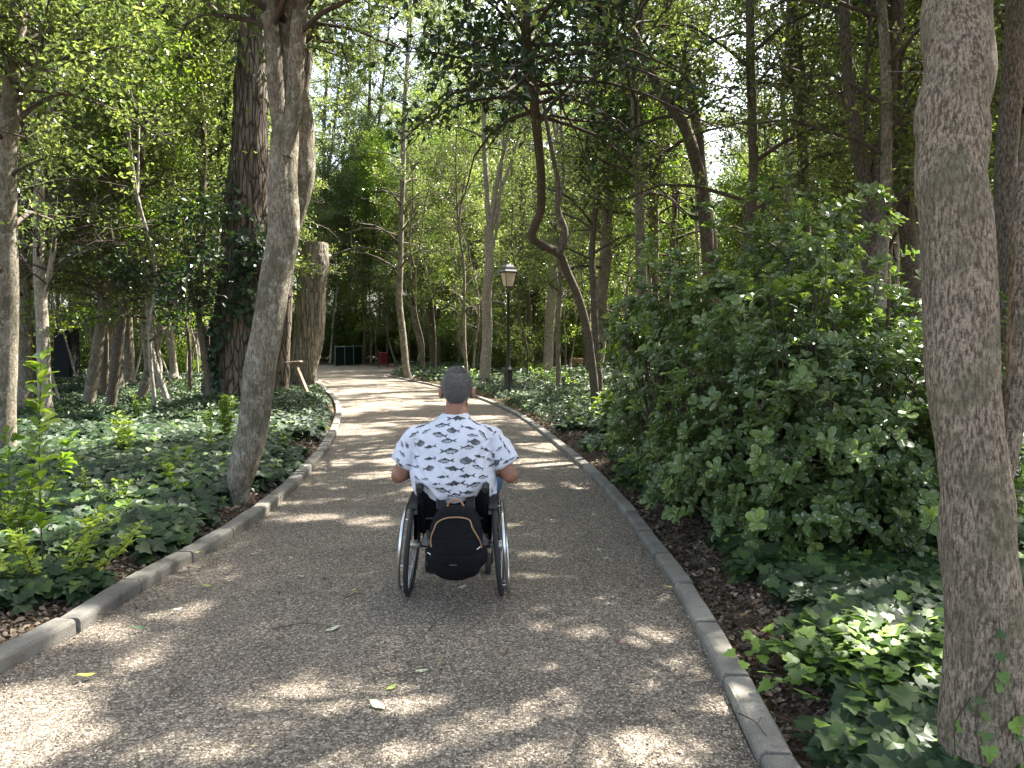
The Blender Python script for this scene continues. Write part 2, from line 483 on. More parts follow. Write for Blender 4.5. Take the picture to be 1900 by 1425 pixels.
# ---------------------------------------------------------------- path outline
LPX = [(0, 1250), (150, 1170), (290, 1080), (450, 985), (560, 895), (612, 830), (630, 790), (632, 755), (612, 728), (590, 712)]
RPX = [(1412, 1425), (1322, 1230), (1222, 1050), (1115, 905), (1035, 830), (955, 770), (880, 737), (800, 715), (718, 697)]
Lg = [(-2.85, -9.0), (-2.62, -2.0), (-2.50, 1.6)] + [tuple(G(*p)[:2]) for p in LPX] + [(-9.2, 33.0), (-11.2, 38.0), (-16.5, 45), (-27, 52), (-48, 60)]
Rg = [(1.05, -9.0), (0.95, -2.0), (0.92, 1.2)] + [tuple(G(*p)[:2]) for p in RPX] + [(-5.4, 38.0), (-3.8, 41.5), (-6.6, 45.5), (-14, 51), (-34, 60)]
Lc = catmull(np.array(Lg), 10); Rc = catmull(np.array(Rg), 10)
def xl(y): return np.interp(y, Lc[:, 1], Lc[:, 0])
def xr(y): return np.interp(y, Rc[:, 1], Rc[:, 0])

def ground_z(x, y):
    x = np.asarray(x, float); y = np.asarray(y, float)
    dl = xl(y) - x; dr = x - xr(y)
    d = np.maximum(dl, dr)                      # distance outside the path
    k = np.clip((d - 0.08) / 0.5, 0, 1); far = np.clip((d - 0.3) / 4, 0, 1)
    z = -0.03 + 0.075 * k + far * (0.10 * (vnoise(x, y, 0.5) - 0.3) + 0.05 * vnoise(x, y, 1.7, 2))
    z += 0.40 * np.exp(-(((x + 4.9) / 1.5) ** 2 + ((y - 15.0) / 2.0) ** 2)) * k       # mound round the big trunk
    return z

def tree_clear(x, y): return np.maximum(xl(y) - x, x - xr(y))

ax_x = np.sign(np.linspace(-1, 1, 401)) * np.abs(np.linspace(-1, 1, 401)) ** 3 * 300
ax_x = np.unique(np.round(np.concatenate([ax_x, np.arange(-12, 12, 0.12)]), 3))
ax_y = np.unique(np.round(np.concatenate([np.linspace(-300, -12, 12), np.arange(-12, 30, 0.15), np.arange(30, 80, 0.6), np.linspace(80, 500, 15)]), 3))
X, Y = np.meshgrid(ax_x, ax_y)
Z = ground_z(X, Y)
nx, ny = len(ax_x), len(ax_y)
i = np.arange(ny - 1)[:, None]; j = np.arange(nx - 1)[None, :]
f = np.stack([i * nx + j, i * nx + j + 1, (i + 1) * nx + j + 1, (i + 1) * nx + j], -1).reshape(-1, 4)
tag(MB().add(np.stack([X, Y, Z], -1), f, smooth=True).build('ground', M['soil']), 'dark woodland soil under the ivy and leaf litter', 'ground', kind='structure')

ys = np.unique(np.concatenate([np.arange(-9, 12, 0.1), np.arange(12, 59, 0.4)]))
cols = 24
a, b = xl(ys), xr(ys)
t = np.linspace(0, 1, cols + 1)
X = a[:, None] * (1 - t) + b[:, None] * t + 0 * ys[:, None]
Yg = ys[:, None] + 0 * t
Z = 0.0 + 0.012 * (vnoise(X, Yg, 1.1) - 0.5) + 0.03 * np.sin(np.pi * t)[None, :] - 0.008
nx = cols + 1
i = np.arange(len(ys) - 1)[:, None]; j = np.arange(cols)[None, :]
f = np.stack([i * nx + j, i * nx + j + 1, (i + 1) * nx + j + 1, (i + 1) * nx + j], -1).reshape(-1, 4)
tag(MB().add(np.stack([X, Yg, Z], -1), f, smooth=True).build('path', M['gravel']), 'fine gravel path curving away to the left between two kerbs', 'path', kind='structure')

# kerbs: one block after the other, with open joints
def kerb(name, C, side, y0, y1, label, h=0.075, w=0.125):
    mb = MB()
    seg = np.linalg.norm(np.diff(C, axis=0), axis=1); s = np.concatenate([[0], np.cumsum(seg)])
    keep = (C[:, 1] >= y0) & (C[:, 1] <= y1)
    s0, s1 = s[keep][0], s[keep][-1]
    k = s0
    while k < s1:
        L = 0.66 if k < s1 * 0.5 or side > 0 else 0.5
        if side < 0 and np.interp(k, s, C[:, 1]) > 9: L = 0.5
        ss = np.linspace(k + 0.009, k + L - 0.009, 7)
        P = np.stack([np.interp(ss, s, C[:, 0]), np.interp(ss, s, C[:, 1])], -1)
        mid, T = P.mean(0), P[-1] - P[0]; T = T / np.linalg.norm(T)
        P = mid + np.outer(np.linspace(-L / 2 + .010, L / 2 - .010, 7), T) + 0 * P
        nrm = np.array([T[1], -T[0]]) * side
        dz, tl, sh = random.uniform(-0.004, 0.004), random.uniform(-.006, .006), random.uniform(-.006, .006)
        prof = [(0.0, -0.06), (0.0, h - 0.022), (0.006, h - 0.008), (0.02, h), (w - 0.012, h), (w, h - 0.01), (w, -0.06)]
        V = np.array([[[p[0] + nrm[0] * (q[0] + sh), p[1] + nrm[1] * (q[0] + sh), q[1] + dz + tl * (n - 3) / 3 + (random.uniform(-.0025, .0025) if q[1] > 0 else 0)] for q in prof] for n, p in enumerate(P)])
        m = len(prof)
        ii = np.arange(6)[:, None]; jj = np.arange(m - 1)[None, :]
        ff = np.stack([ii * m + jj, ii * m + jj + 1, (ii + 1) * m + jj + 1, (ii + 1) * m + jj], -1).reshape(-1, 4)
        tt = random.random()
        mb.add(V, ff, 0, tt)
        mb.add(V[0], [list(range(m))], 0, tt); mb.add(V[-1], [list(range(m))[::-1]], 0, tt)
        k += L
    return tag(mb.build(name, M['kerb']), label, 'kerb', kind='structure')
kerb('kerb_left', Lc, -1, -3, 30, 'grey concrete kerb along the left edge of the gravel path')
kerb('kerb_right', Rc, 1, -3, 34.5, 'grey concrete kerb along the right edge of the gravel path', h=0.05, w=0.12)

# ---------------------------------------------------------------- leaf shapes and scattering
def T_kite():      # folded pointed leaf, length 1 along +Y, 2 quads-ish
    v = np.array([[0, 0, 0], [0.24, 0.42, 0.05], [0, 1, -0.08], [-0.24, 0.42, 0.05], [0, 0.5, -0.02]])
    return v, np.array([[0, 1, 4], [1, 2, 4], [2, 3, 4], [3, 0, 4]])
def T_kite2():
    v = np.array([[0, 0, 0], [0.27, 0.45, 0.05], [0, 1, -0.06], [-0.27, 0.45, 0.05]])
    return v, np.array([[0, 1, 2], [0, 2, 3]])
def T_obov():
    v = np.array([[0, 0, 0], [0.12, 0.25, .03], [0.27, 0.6, .05], [0.22, 0.86, .02], [0, 1, -.06], [-0.22, 0.86, .02], [-0.27, 0.6, .05], [-0.10, 0.25, .03], [0, .3, -.01], [0, 0.7, -0.01]])
    return v, np.array([[0, 1, 8, 8], [1, 2, 9, 8], [2, 3, 9, 9], [3, 4, 9, 9], [4, 5, 9, 9], [5, 6, 9, 9], [6, 7, 8, 9], [7, 0, 8, 8]])
def T_ivy():      # broad, shallow-lobed leaf with a sunken midrib
    o = [(0, -.02), (.16, -.14), (.38, -.10), (.50, .08), (.40, .24), (.46, .46), (.24, .52), (.12, .78), (0, .95), (-.12, .78), (-.24, .52), (-.46, .46), (-.40, .24), (-.50, .08), (-.38, -.10), (-.16, -.14)]
    v = np.array([[x, y, .10 * abs(x) - 0.14 * (x * x + y * y)] for k, (x, y) in enumerate(o)] + [[0, .28, -0.02]])
    n = len(o)
    return v, np.array([[k, (k + 1) % n, n] for k in range(n)])

def orient(nrm, yaw_dir):
    """rotation matrices whose local Z is nrm and local Y is near yaw_dir"""
    z = nrm / (np.linalg.norm(nrm, axis=1)[:, None] + 1e-9)
    y = yaw_dir - z * np.sum(yaw_dir * z, 1)[:, None]
    y /= np.linalg.norm(y, axis=1)[:, None] + 1e-9
    x = np.cross(y, z)
    return np.stack([x, y, z], -1)     # columns

def tri_only(f):
    return f
def scatter(mb, tmpl, pos, nrm, ydir, size, tint, mat=0, wvar=0.0):
    v, f = tmpl
    Rm = orient(nrm, ydir)
    n = len(pos)
    if n == 0: return mb
    sv = np.broadcast_to(v, (n,) + v.shape).copy()
    if wvar:
        sv[:, :, 0] *= (1 + wvar * (rng.random(n) - 0.5))[:, None]
        sv[:, :, 2] *= (1 + 3 * (rng.random(n) - 0.3))[:, None]
    P = np.einsum('nij,nkj->nki', Rm, sv) * np.asarray(size).reshape(-1, 1, 1) + pos[:, None, :]
    K = len(v)
    if f.shape[1] == 4:      # drop doubled corners
        t3 = f[f[:, 2] == f[:, 3]][:, :3]; q4 = f[f[:, 2] != f[:, 3]]
        base = np.arange(n)[:, None, None] * K
        mb.add(P, (t3[None] + base).reshape(-1, 3), mat, np.repeat(tint, K))
        if len(q4):
            mb.f.append((q4[None] + base).reshape(-1, 4) + (mb.n - n * K)); mb.m.append(np.full(len(q4) * n, mat)); mb.sm.append(np.full(len(q4) * n, False))
        return mb
    F_ = (f[None] + np.arange(n)[:, None, None] * K).reshape(-1, f.shape[1])
    return mb.add(P, F_, mat, np.repeat(tint, K))

def rand_dir(n, up=0.0):
    v = rng.normal(size=(n, 3)); v /= np.linalg.norm(v, axis=1)[:, None]
    v[:, 2] += up
    return v / np.linalg.norm(v, axis=1)[:, None]

# ---------------------------------------------------------------- where sunlight comes through the canopy
# gaps in the crowns: openings (on the ground: x, y, half width, half length) the sun shines through
GAPS = []
for px, py, hw, hh in [(60, 1300, 120, 22), (60, 1375, 130, 24), (330, 1405, 120, 10), (600, 1262, 75, 12), (520, 1318, 140, 17), (740, 1308, 80, 22), (890, 1330, 90, 16),
                       (1030, 1312, 60, 14), (1060, 1378, 170, 20), (700, 1415, 150, 14), (420, 1225, 40, 8), (300, 1190, 60, 10), (120, 1175, 110, 12), (1240, 1380, 60, 14),
                       (1235, 1100, 40, 10), (1130, 1118, 26, 6), (990, 1130, 22, 6), (1215, 1185, 34, 7), (1385, 1300, 60, 12), (520, 1112, 45, 9), (1060, 1150, 20, 4),
                       (690, 970, 52, 7), (1010, 972, 40, 5), (560, 960, 60, 5), (700, 884, 50, 5), (690, 836, 60, 7), (1000, 828, 40, 6), (1000, 860, 50, 7), (1080, 900, 30, 6),
                       (1010, 802, 40, 5), (655, 803, 60, 4), (650, 790, 70, 4), (980, 905, 30, 5), (1080, 862, 34, 4), (640, 858, 30, 4), (440, 930, 20, 14), (690, 760, 60, 4), (720, 745, 60, 3),
                       (1640, 1290, 110, 22), (1560, 1215, 40, 10), (100, 1000, 90, 40), (30, 860, 60, 60), (560, 800, 30, 20), (560, 842, 30, 10), (300, 730, 60, 6)]:
    c = G(px, py); e = G(px + hw, py); n_ = G(px, py + hh); q = G(px, py - hh)
    k_ = 1.35 if py > 1150 else 1.15
    GAPS.append((c[0], c[1], abs(e[0] - c[0]) * k_, (abs(q[1] - n_[1]) / 2 + 0.03) * k_ * 1.15))
# openings that let the sun onto the big shrub
GAPS += [(1.2, 5.1, .55, .35), (2.1, 5.0, .5, .4), (1.55, 6.3, .45, .5), (.85, 7.0, .25, .3), (2.6, 5.9, .4, .3), (1.7, 4.2, .5, .25)]
GAPS = np.array(GAPS)
def sunny(x, y):
    w = 0.35 * (vnoise(x, y, 2.3, 5) - 0.5) + 0.25 * (vnoise(x, y, 6.1, 6) - 0.5)
    r = np.zeros(x.shape, bool)
    near = (y < 32)
    for gx, gy, a, b in GAPS:
        r |= (((x - gx) / a) ** 2 + ((y - gy) / b) ** 2 + 2.2 * w) < 1
    n1 = 0.65 * vnoise(x * 0.35, y, 0.85, 1) + 0.35 * vnoise(x * 0.5, y, 2.4, 3)
    onp = (x > xl(y) - 1) & (x < xr(y) + 0.6)
    n1 = n1 + np.where(onp & (y > 9.5), .22 * (vnoise(x * .8, y, 3.6, 21) - .5), 0)
    r |= onp & (y < 9.5) & (vnoise(x * .6, y, 4.2, 22) > .84) & (vnoise(x, y, 1.1, 23) > .42)
    r |= (n1 > np.where(onp, np.where(y > 9.5, 0.55, 0.80), np.where(y > 9, 0.57, np.where(x > 0, 0.68, 0.76)))) & (y > 2)
    man = (x > -1.75) & (x < 0.1) & (y > 3.35) & (y < 4.95)
    return r & ~man & near

def cull_keep(pos):
    g = pos[:, :2] - SD[:2] / SD[2] * pos[:, 2:3]
    reg = (g[:, 1] > 0.5) & (g[:, 1] < 32) & (g[:, 0] > -16) & (g[:, 0] < 18)
    k = np.ones(len(pos), bool)
    k[reg] = ~sunny(g[reg, 0], g[reg, 1])
    return k

# ---------------------------------------------------------------- trees
def stem_tube(mb, pts, rad, n=8, sides=12, wob=0.06, seed=0.0, mat=0, ridge=0.0):
    P = catmull(pts, n); r = catmull(np.array(rad, float)[:, None] * np.ones(3), n)[:, 0]
    k_ = np.arange(len(P))
    P = P + 0.07 * r[:, None] * np.stack([np.sin(k_ * 3.1 / n + seed), np.cos(k_ * 2.3 / n + seed), 0 * r], -1)
    tube(mb, P, r, sides, mat, wob=wob, seed=seed, ridge=ridge)
    return P, r

def grow(rg, stems, z0, nb, bl, ntw=8, nl=26, ls=(0.07, 0.1), up=0.45, droop=0.25, tmean=0.45, tl=0.55, mb=None, mat=1, zmax=99, spread=0.09, thin=1.0):
    """branches and twigs off the stems; returns leaf arrays"""
    A, B, Bt = [], [], []
    cand = []
    for P, r in stems:
        s = np.linspace(0, 1, 200); k = np.linspace(0, 1, len(P))
        Q = np.stack([np.interp(s, k, P[:, c]) for c in range(3)], -1); q = np.interp(s, k, r)
        for a_, b_ in zip(Q, q):
            if z0 < a_[2] < zmax: cand.append((a_, b_))
    if not cand: return None
    az = rg.random() * 6.28
    for k in range(nb):
        p, r = cand[int(len(cand) * ((k + rg.random()) / nb)) % len(cand)]
        az += 2.4 + rg.normal() * 0.4
        fz = (k + .5) / nb
        L = bl * (0.55 + 0.6 * rg.random()) * (1.15 - 0.6 * fz)
        el = up + rg.normal() * 0.25 + 0.35 * fz
        d = np.array([math.cos(az) * math.cos(el), math.sin(az) * math.cos(el), math.sin(el)])
        side = np.cross(d, [0, 0, 1]); side /= np.linalg.norm(side) + 1e-6
        t = np.linspace(0, 1, 6)[:, None]
        bend = rg.normal() * 0.22 * L
        P = p + d * L * t + side * bend * t * t + np.array([0, 0, 1]) * (-droop * L * t ** 2 + 0.15 * L * t * (1 - t)) + rg.normal(size=(6, 3)) * 0.03 * L * t
        rb = min(r * 0.5, 0.012 + 0.012 * L) * thin
        tube(mb, P, np.linspace(rb, rb * 0.25, 6), 5, mat, cap=False)
        for j in range(ntw):
            tt = 0.25 + 0.75 * (j + rg.random()) / ntw
            q = np.array([np.interp(tt, t[:, 0], P[:, c]) for c in range(3)])
            dd = d * 0.8 + rg.normal(size=3) * 0.6; dd[2] += 0.1; dd /= np.linalg.norm(dd)
            l2 = tl * (0.6 + 0.8 * rg.random())
            e = q + dd * l2
            A.append(q); B.append(e)
            m_ = (q + e) / 2 + rg.normal(size=3) * 0.03
            tube(mb, [q, m_, e], [0.0055, 0.0035, 0.0018], 3, mat, cap=False, smooth=False)
    A, B = np.array(A), np.array(B)
    n = len(A) * nl
    k = np.repeat(np.arange(len(A)), nl)
    t = rg.random(n)[:, None]
    pos = A[k] * (1 - t) + B[k] * t + rg.normal(size=(n, 3)) * spread
    td = (B - A)[k]; td /= np.linalg.norm(td, axis=1)[:, None]
    yd = td * 0.5 + rand_dir(n) * 0.8; yd[:, 2] -= 0.25
    nr = rand_dir(n, 0.9)
    clump = np.repeat(np.clip(rg.normal(tmean, 0.16, len(A)), 0, 1), nl)
    tint = np.clip(clump + rg.normal(size=n) * 0.13, 0, 1)
    return [pos, nr, yd, rg.uniform(ls[0], ls[1], n), tint]

def leaves_mesh(L, tm, mats, name, parent, keep=None):
    pos, nr, yd, sz, ti = L
    if keep is not None: pos, nr, yd, sz, ti = pos[keep], nr[keep], yd[keep], sz[keep], ti[keep]
    mb = MB(); scatter(mb, tm, pos, nr, yd, sz, ti, wvar=0.3)
    return mb.build(name, mats, parent)

def hand_tree(label, stems, rads, mat, crown=None, leafmat='leaf_tree', group=None, name='tree', sides=14, wob=0.07, extra=None, kite=T_kite2, crown2=None, cull=True, n=8, cat='tree', ridge=0.0):
    """stems: list of polylines of 3-D points, the first rising from the ground"""
    base = np.array(stems[0][0]); base = np.array([base[0], base[1], float(ground_z(base[0], base[1]))])
    t = thing(name, label, cat, base, group)
    mb = MB(); S_ = []
    for k, (s, r) in enumerate(zip(stems, rads)):
        s = [np.array(p, float) for p in s]
        if k: r = [r[0] * .55] + list(r[1:])
        if k == 0:
            d_ = (s[1] - s[0]) / np.linalg.norm(s[1] - s[0])
            s = [s[0] - d_ * 0.15, s[0], s[0] + d_ * min(r[0] * 1.6, .5 * np.linalg.norm(s[1] - s[0]))] + s[1:]
            r = [r[0] * 1.85, r[0] * 1.35] + list(r)
        S_.append(stem_tube(mb, s, r, n, sides, wob, seed=base[0] * 3.7 + k, ridge=ridge))
    if extra: extra(mb)
    g = np.random.default_rng(int(abs(base[0] * 131 + base[1] * 977)) + 3)
    L = None
    for cr in (crown, crown2):
        if cr:
            cr = dict(cr); use = cr.pop('use', None)
            q = grow(g, [S_[u] for u in use] if use else S_, mb=mb, **cr)
            if q: L = q if L is None else [np.concatenate([a_, b_]) for a_, b_ in zip(L, q)]
    mb.build('trunk', [M[mat], M['twig']], t)
    if L is not None:
        leaves_mesh(L, kite(), M[leafmat], 'crown', t, cull_keep(L[0]) if cull else None)
    return t

def px_stem(pts, d, top=None):
    """pixel polyline at distance(s) d -> points; top = (x, y, z) continues above the picture"""
    dd = np.broadcast_to(d, (len(pts),)) if np.isscalar(d) else np.interp(np.linspace(0, 1, len(pts)), np.linspace(0, 1, len(d)), d)
    P = [W(p[0], p[1], q) for p, q in zip(pts, dd)]
    if top:
        for q in top: P.append(P[-1] + np.array(q, float))
    return P

# foreground, right edge: big flaky trunk with a low fork
bx = W(1822, 1425, 2.5)
MR = [(1425, 1826, 142, 2.5), (1300, 1823, 141, 2.5), (1100, 1821, 131, 2.51), (968, 1817, 127, 2.53), (833, 1797, 116, 2.56), (652, 1788, 124, 2.6), (407, 1770, 120, 2.66), (317, 1764, 122, 2.69), (240, 1766, 128, 2.71), (190, 1771, 125, 2.73), (110, 1775, 122, 2.76), (0, 1782, 120, 2.82), (-80, 1792, 118, 2.86)]
mainR = [np.array([bx[0] + 0.01, 2.5, 0])] + [W(c, y_, d_) for y_, c, w_, d_ in MR]
rR = [.100] + [w_ / 2 * d_ / F * (.95 if y_ < 330 else 1) for y_, c, w_, d_ in MR]
mainR += [mainR[-1] + np.array([.03, .1, .7]), mainR[-1] + np.array([.0, .2, 2.0]), mainR[-1] + np.array([-.3, .3, 4.0]), mainR[-1] + np.array([-.6, .3, 6.0])]
rR += [.11, .10, .08, .04]
forkR = [W(1838, 960, 2.55), W(1857, 870, 2.55), W(1876, 790, 2.56), W(1888, 700, 2.58), W(1893, 560, 2.62), W(1898, 400, 2.7), W(1950, 100, 2.9)]
forkR += [forkR[-1] + np.array([.5, .3, 1.5]), forkR[-1] + np.array([1.2, .5, 4.0])]
rF = [.03, .042, .036, .034, .033, .033, .032, .03, .015]
hand_tree('thick tan flaky-barked trunk at the right edge, ivy sprig climbing its foot', [mainR, forkR], [rR, rF], 'bark_near',
          dict(z0=4.2, nb=46, bl=2.4, ntw=9, nl=24, ls=(.08, .12)), sides=110, wob=0.018, n=26, ridge=.0028)

# left foreground leaning tree with a V fork and a bulging side stem
d = 7.2
mA = px_stem([(440, 945), (452, 870), (472, 770), (488, 660), (504, 560), (520, 470), (526, 400), (526, 300), (527, 215)], 7.2)
mA = mA
fl = px_stem([(526, 290), (512, 180), (505, 60), (500, -30)], 7.2, [(-.2, .1, 1.2), (-.4, .2, 2), (-.3, .3, 2)])
fr = px_stem([(532, 290), (545, 190), (552, 90), (562, -20)], 7.1, [(.2, .1, 1.2), (.4, .2, 2), (.5, .2, 2)])
fm = px_stem([(530, 320), (530, 200), (531, 80), (533, -30)], 7.35, [(0, .1, 1.2), (0, .3, 2), (.1, .3, 1.5)])
bul = px_stem([(520, 490), (541, 430), (553, 360), (559, 290), (557, 220), (552, 150), (556, 60), (560, -10)], 7.45, [(.3, .2, 1.5), (.5, .4, 2)])
hand_tree('leaning grey tree beside the left kerb, trunk splitting into a V above a bulge', [mA, fl, fr, fm, bul],
          [[.095, .128, .142, .142, .138, .14, .14, .13, .11], [.09, .075, .07, .065, .06, .04, .02], [.085, .075, .07, .065, .06, .04, .02], [.02, .06, .09, .085, .08, .05, .03], [.03, .075, .115, .135, .12, .07, .05, .045, .04, .02]],
          'bark_grey', dict(z0=4.3, nb=60, bl=2.6, ntw=9, nl=22, ls=(.07, .11), use=[1, 2, 3, 4]), sides=56, wob=0.07, n=18, ridge=.0035)

# big furrowed trunk clothed in ivy
mB = px_stem([(440, 770), (440, 700), (442, 620), (450, 520), (458, 400), (462, 280), (468, 150), (472, 0)], 15.0, [(.1, 0, 2), (.1, .2, 4), (.1, .1, 4)])
ivy_trunk = hand_tree('broad furrowed brown trunk wrapped in ivy behind the leaning grey tree', [mB], [[.52, .50, .47, .44, .41, .34, .30, .27, .24, .18, .08]], 'bark_brown',
          dict(z0=7.0, nb=60, bl=3.2, ntw=9, nl=26, ls=(.08, .12)), sides=28, wob=0.12)
P_ = catmull(mB, 12); n = 5200
k = rng.integers(0, len(P_), n); k = k[P_[k, 2] < 6.2 + 2 * rng.random(n)]; n = len(k)
a = rng.random(n) * 6.283; rr = np.interp(P_[k, 2], [0, 3, 8], [.56, .48, .34]) + rng.random(n) * 0.12
keep = vnoise(a * 1.3, P_[k, 2], 1.0, 8) > 0.35 + 0.05 * P_[k, 2]
pos = (P_[k] + np.stack([np.cos(a) * rr, np.sin(a) * rr, rng.normal(size=n) * .2], -1))[keep]
a = a[keep]; nr = np.stack([np.cos(a), np.sin(a), 0.5 + 0 * a], -1) + rng.normal(size=(len(a), 3)) * .3
leaves_mesh([pos, nr, np.tile([0, 0, -1.0], (len(a), 1)) + rng.normal(size=(len(a), 3)) * .4, rng.uniform(.09, .14, len(a)), np.clip(rng.normal(.4, .2, len(a)), 0, 1)], T_ivy(), M['leaf_ivy'], 'climbing_ivy', ivy_trunk)

# flaky reddish trunk between the leaning tree and the sawn one
mC = px_stem([(520, 752), (523, 690), (528, 620), (530, 560), (536, 480), (548, 360), (560, 200), (566, 110), (572, 60)], 17.5)
tC = hand_tree('narrow reddish flaky trunk standing just behind the leaning grey tree', [mC], [[.17, .16, .15, .14, .13, .13, .12, .16, .19]], 'bark_brown', None, sides=18, wob=0.14)
mb = MB(); c = W(575, 42, 17.3); tube(mb, [c + [0, 0, -.35], c + [.02, -.02, 0], c + [.05, -.10, .12]], [.2, .23, .16], 14, 0, wob=.2)
mb.build('knotted_end', M['bark_brown'], tC)
mb = MB(); c = W(579, 44, 17.0); tube(mb, [c + [0, 0.04, .0], c + [0, -.01, .0]], [.13, .12], 10, 0)
mb.build('sawn_face', M['bark_pale'], tC)

# sawn off trunk
mD = px_stem([(558, 722), (563, 690), (569, 640), (577, 560), (582, 500), (585, 452)], 24.0)
def cutD(mb): pass
tD = thing('cut_trunk', 'tall sawn-off brown trunk leaning over the left kerb', 'dead tree', (mD[0][0], mD[0][1], 0))
mb = MB(); Pm, rm = stem_tube(mb, [mD[0] + [0, 0, -.4]] + mD, [.36, .38, .43, .46, .45, .42, .385], 14, 60, .05, seed=4, ridge=.03)
mb.build('trunk', bark('pale_furrowed_bark', (0.105, 0.09, 0.068), (0.20, 0.175, 0.135), (0.33, 0.295, 0.235), vs=(1, 1, 0.12), scale=11, bump=0.03, crack=0.6, disp=0.8), tD)
mb = MB(); tube(mb, [Pm[-1] - [0, 0, .01], Pm[-1] + [0, 0, .025]], [.36, .35], 20, 0); mb.build('sawn_face', M['cutwood'], tD)

def simple(label, pts, d, r, mat='bark_grey', forks=(), crown=None, leafmat='leaf_tree', top=((0.1, .2, 2), (.1, .2, 2), (.1, .1, 2)), group=None, sides=10, **kw):
    s0 = px_stem(pts, d, list(top) if pts[-1][1] < 40 or kw.pop('ext', False) else None)
    rads = [list(np.linspace(r[0], r[1], len(s0)))]
    stems = [s0]
    for fp, fr_ in forks:
        s = px_stem(fp, d if np.isscalar(d) else d[-1], list(top) if fp[-1][1] < 60 else None)
        stems.append(s); rads.append(list(np.linspace(fr_, fr_ * .35, len(s))))
    if crown is None: crown = dict(z0=2.3 if group == LT else 3.2, nb=60, bl=1.9, ntw=9, nl=30, ls=(.065, .10), tmean=.5)
    return hand_tree(label, stems, rads, mat, crown, leafmat, group, sides=sides, **kw)

LT = 'slender trees in the ivy on the left'
simple('grey lichen-spotted trunk rising at the left edge behind the leafy shoot', [(6, 900), (10, 760), (12, 640), (14, 480), (12, 330), (20, 200), (30, 60), (38, 0)], 9.5, (.135, .07), forks=[([(22, 200), (50, 160), (72, 120), (80, 40)], .05)], group=LT, sides=16)
simple('pale sunlit trunk second from the left edge, bright upper stem', [(88, 795), (84, 730), (80, 640), (74, 520), (72, 400), (76, 300), (90, 220), (118, 150), (160, 40)], 13.5, (.12, .06), 'bark_pale', forks=[([(76, 300), (62, 230), (70, 150), (60, 30)], .055), ([(82, 560), (96, 480), (100, 430), (92, 380)], .06)], group=LT, sides=14)
simple('straight grey trunk just right of the left edge trunk', [(46, 740), (48, 660), (44, 560), (38, 470), (28, 380), (30, 300)], 15.5, (.14, .09), group=LT, ext=True)
simple('ivy-footed trunk leaning right, nearest the pale sunlit one', [(166, 757), (172, 700), (182, 640), (196, 560), (205, 470), (212, 380)], 16.5, (.13, .07), group=LT, ext=True)
simple('dark smooth trunk leaning right in the middle of the left ivy', [(202, 770), (210, 720), (219, 650), (226, 580), (236, 480), (246, 380), (262, 280)], 15.8, (.10, .06), 'bark_dark', group=LT, ext=True)
simple('mossy trunk between the two right-leaning ones', [(186, 715), (192, 670), (203, 600), (214, 520), (222, 440)], 21, (.15, .1), group=LT, ext=True)
simple('upright mossy trunk behind the dark leaning one', [(217, 722), (217, 670), (214, 600), (212, 520), (220, 380), (238, 240)], 22, (.17, .09), group=LT, ext=True)
simple('grey trunk standing apart, right of the mossy pair', [(240, 708), (239, 650), (237, 590), (232, 500), (236, 400)], 24, (.16, .1), group=LT, ext=True)
simple('thin twisting sapling stem leaning left in the ivy', [(273, 700), (270, 660), (265, 620), (263, 560), (268, 470)], 26, (.07, .04), 'bark_pale', group=LT, ext=True)
simple('thin stem kinked to the right near the centre of the left wood', [(294, 722), (296, 680), (292, 640), (298, 590), (300, 500), (310, 400)], 22, (.08, .05), 'bark_pale', group=LT, ext=True)
simple('pale straight pole-like trunk left of the ivy trunk', [(323, 698), (319, 650), (313, 590), (312, 500), (313, 420), (314, 340)], 26, (.13, .09), 'bark_pale', group=LT, ext=True)
simple('grey trunk far behind the pole-like one', [(370, 700), (364, 650), (362, 600), (360, 520)], 30, (.14, .1), 'bark_grey', group=LT, ext=True)
simple('two-toned sapling leaning left with a dark leafy crown before the ivy trunk', [(396, 762), (388, 720), (380, 660), (372, 610), (368, 570), (372, 500), (378, 440), (384, 370)], 14.5, (.085, .03), 'bark_dark',
       forks=[([(368, 590), (356, 540), (346, 480), (338, 400)], .035), ([(371, 560), (388, 520), (398, 480), (410, 400)], .035), ([(370, 580), (330, 560), (280, 540), (230, 500)], .03)],
       crown=dict(z0=2.1, nb=38, bl=1.7, ntw=9, nl=13, up=0.1, tmean=.2, ls=(.09, .13)), leafmat='leaf_dark', group=LT)

CT = 'slender trees beyond the wheelchair'
simple('pale trunk leaning left at the far bend of the right kerb', [(757, 703), (751, 660), (745, 600), (741, 550), (743, 480), (745, 400), (748, 300), (752, 180)], 31, (.155, .07), 'bark_grey', group=CT, ext=True, crown=dict(z0=4.2, nb=60, bl=2.4, ntw=8, nl=24, ls=(.08, .12)))
simple('thin bent trunk right of the pale leaning one', [(787, 690), (781, 650), (772, 610), (764, 570), (760, 500)], 38, (.13, .07), group=CT, ext=True)
simple('brown upright trunk behind the thin bent one', [(812, 688), (806, 640), (800, 580), (797, 520), (790, 430)], 40, (.30, .18), 'bark_dark', group=CT, ext=True, forks=[([(806, 640), (814, 580), (815, 500)], .16)])
simple('pale grey tree forking into a candelabra just left of the lamp post', [(899, 718), (902, 660), (904, 600), (904, 540), (908, 480), (907, 420)], 25, (.185, .15), 'bark_pale',
       forks=[([(906, 430), (903, 350), (899, 280), (897, 200), (885, 150), (870, 120)], .10), ([(908, 440), (915, 380), (928, 310), (940, 260), (952, 190), (955, 120)], .09), ([(909, 450), (928, 360), (946, 310), (962, 255), (975, 220)], .07), ([(912, 480), (925, 400), (930, 330), (935, 240), (936, 150)], .06)],
       group=CT, crown=dict(z0=7.5, nb=44, bl=2.2, ntw=8, nl=22))
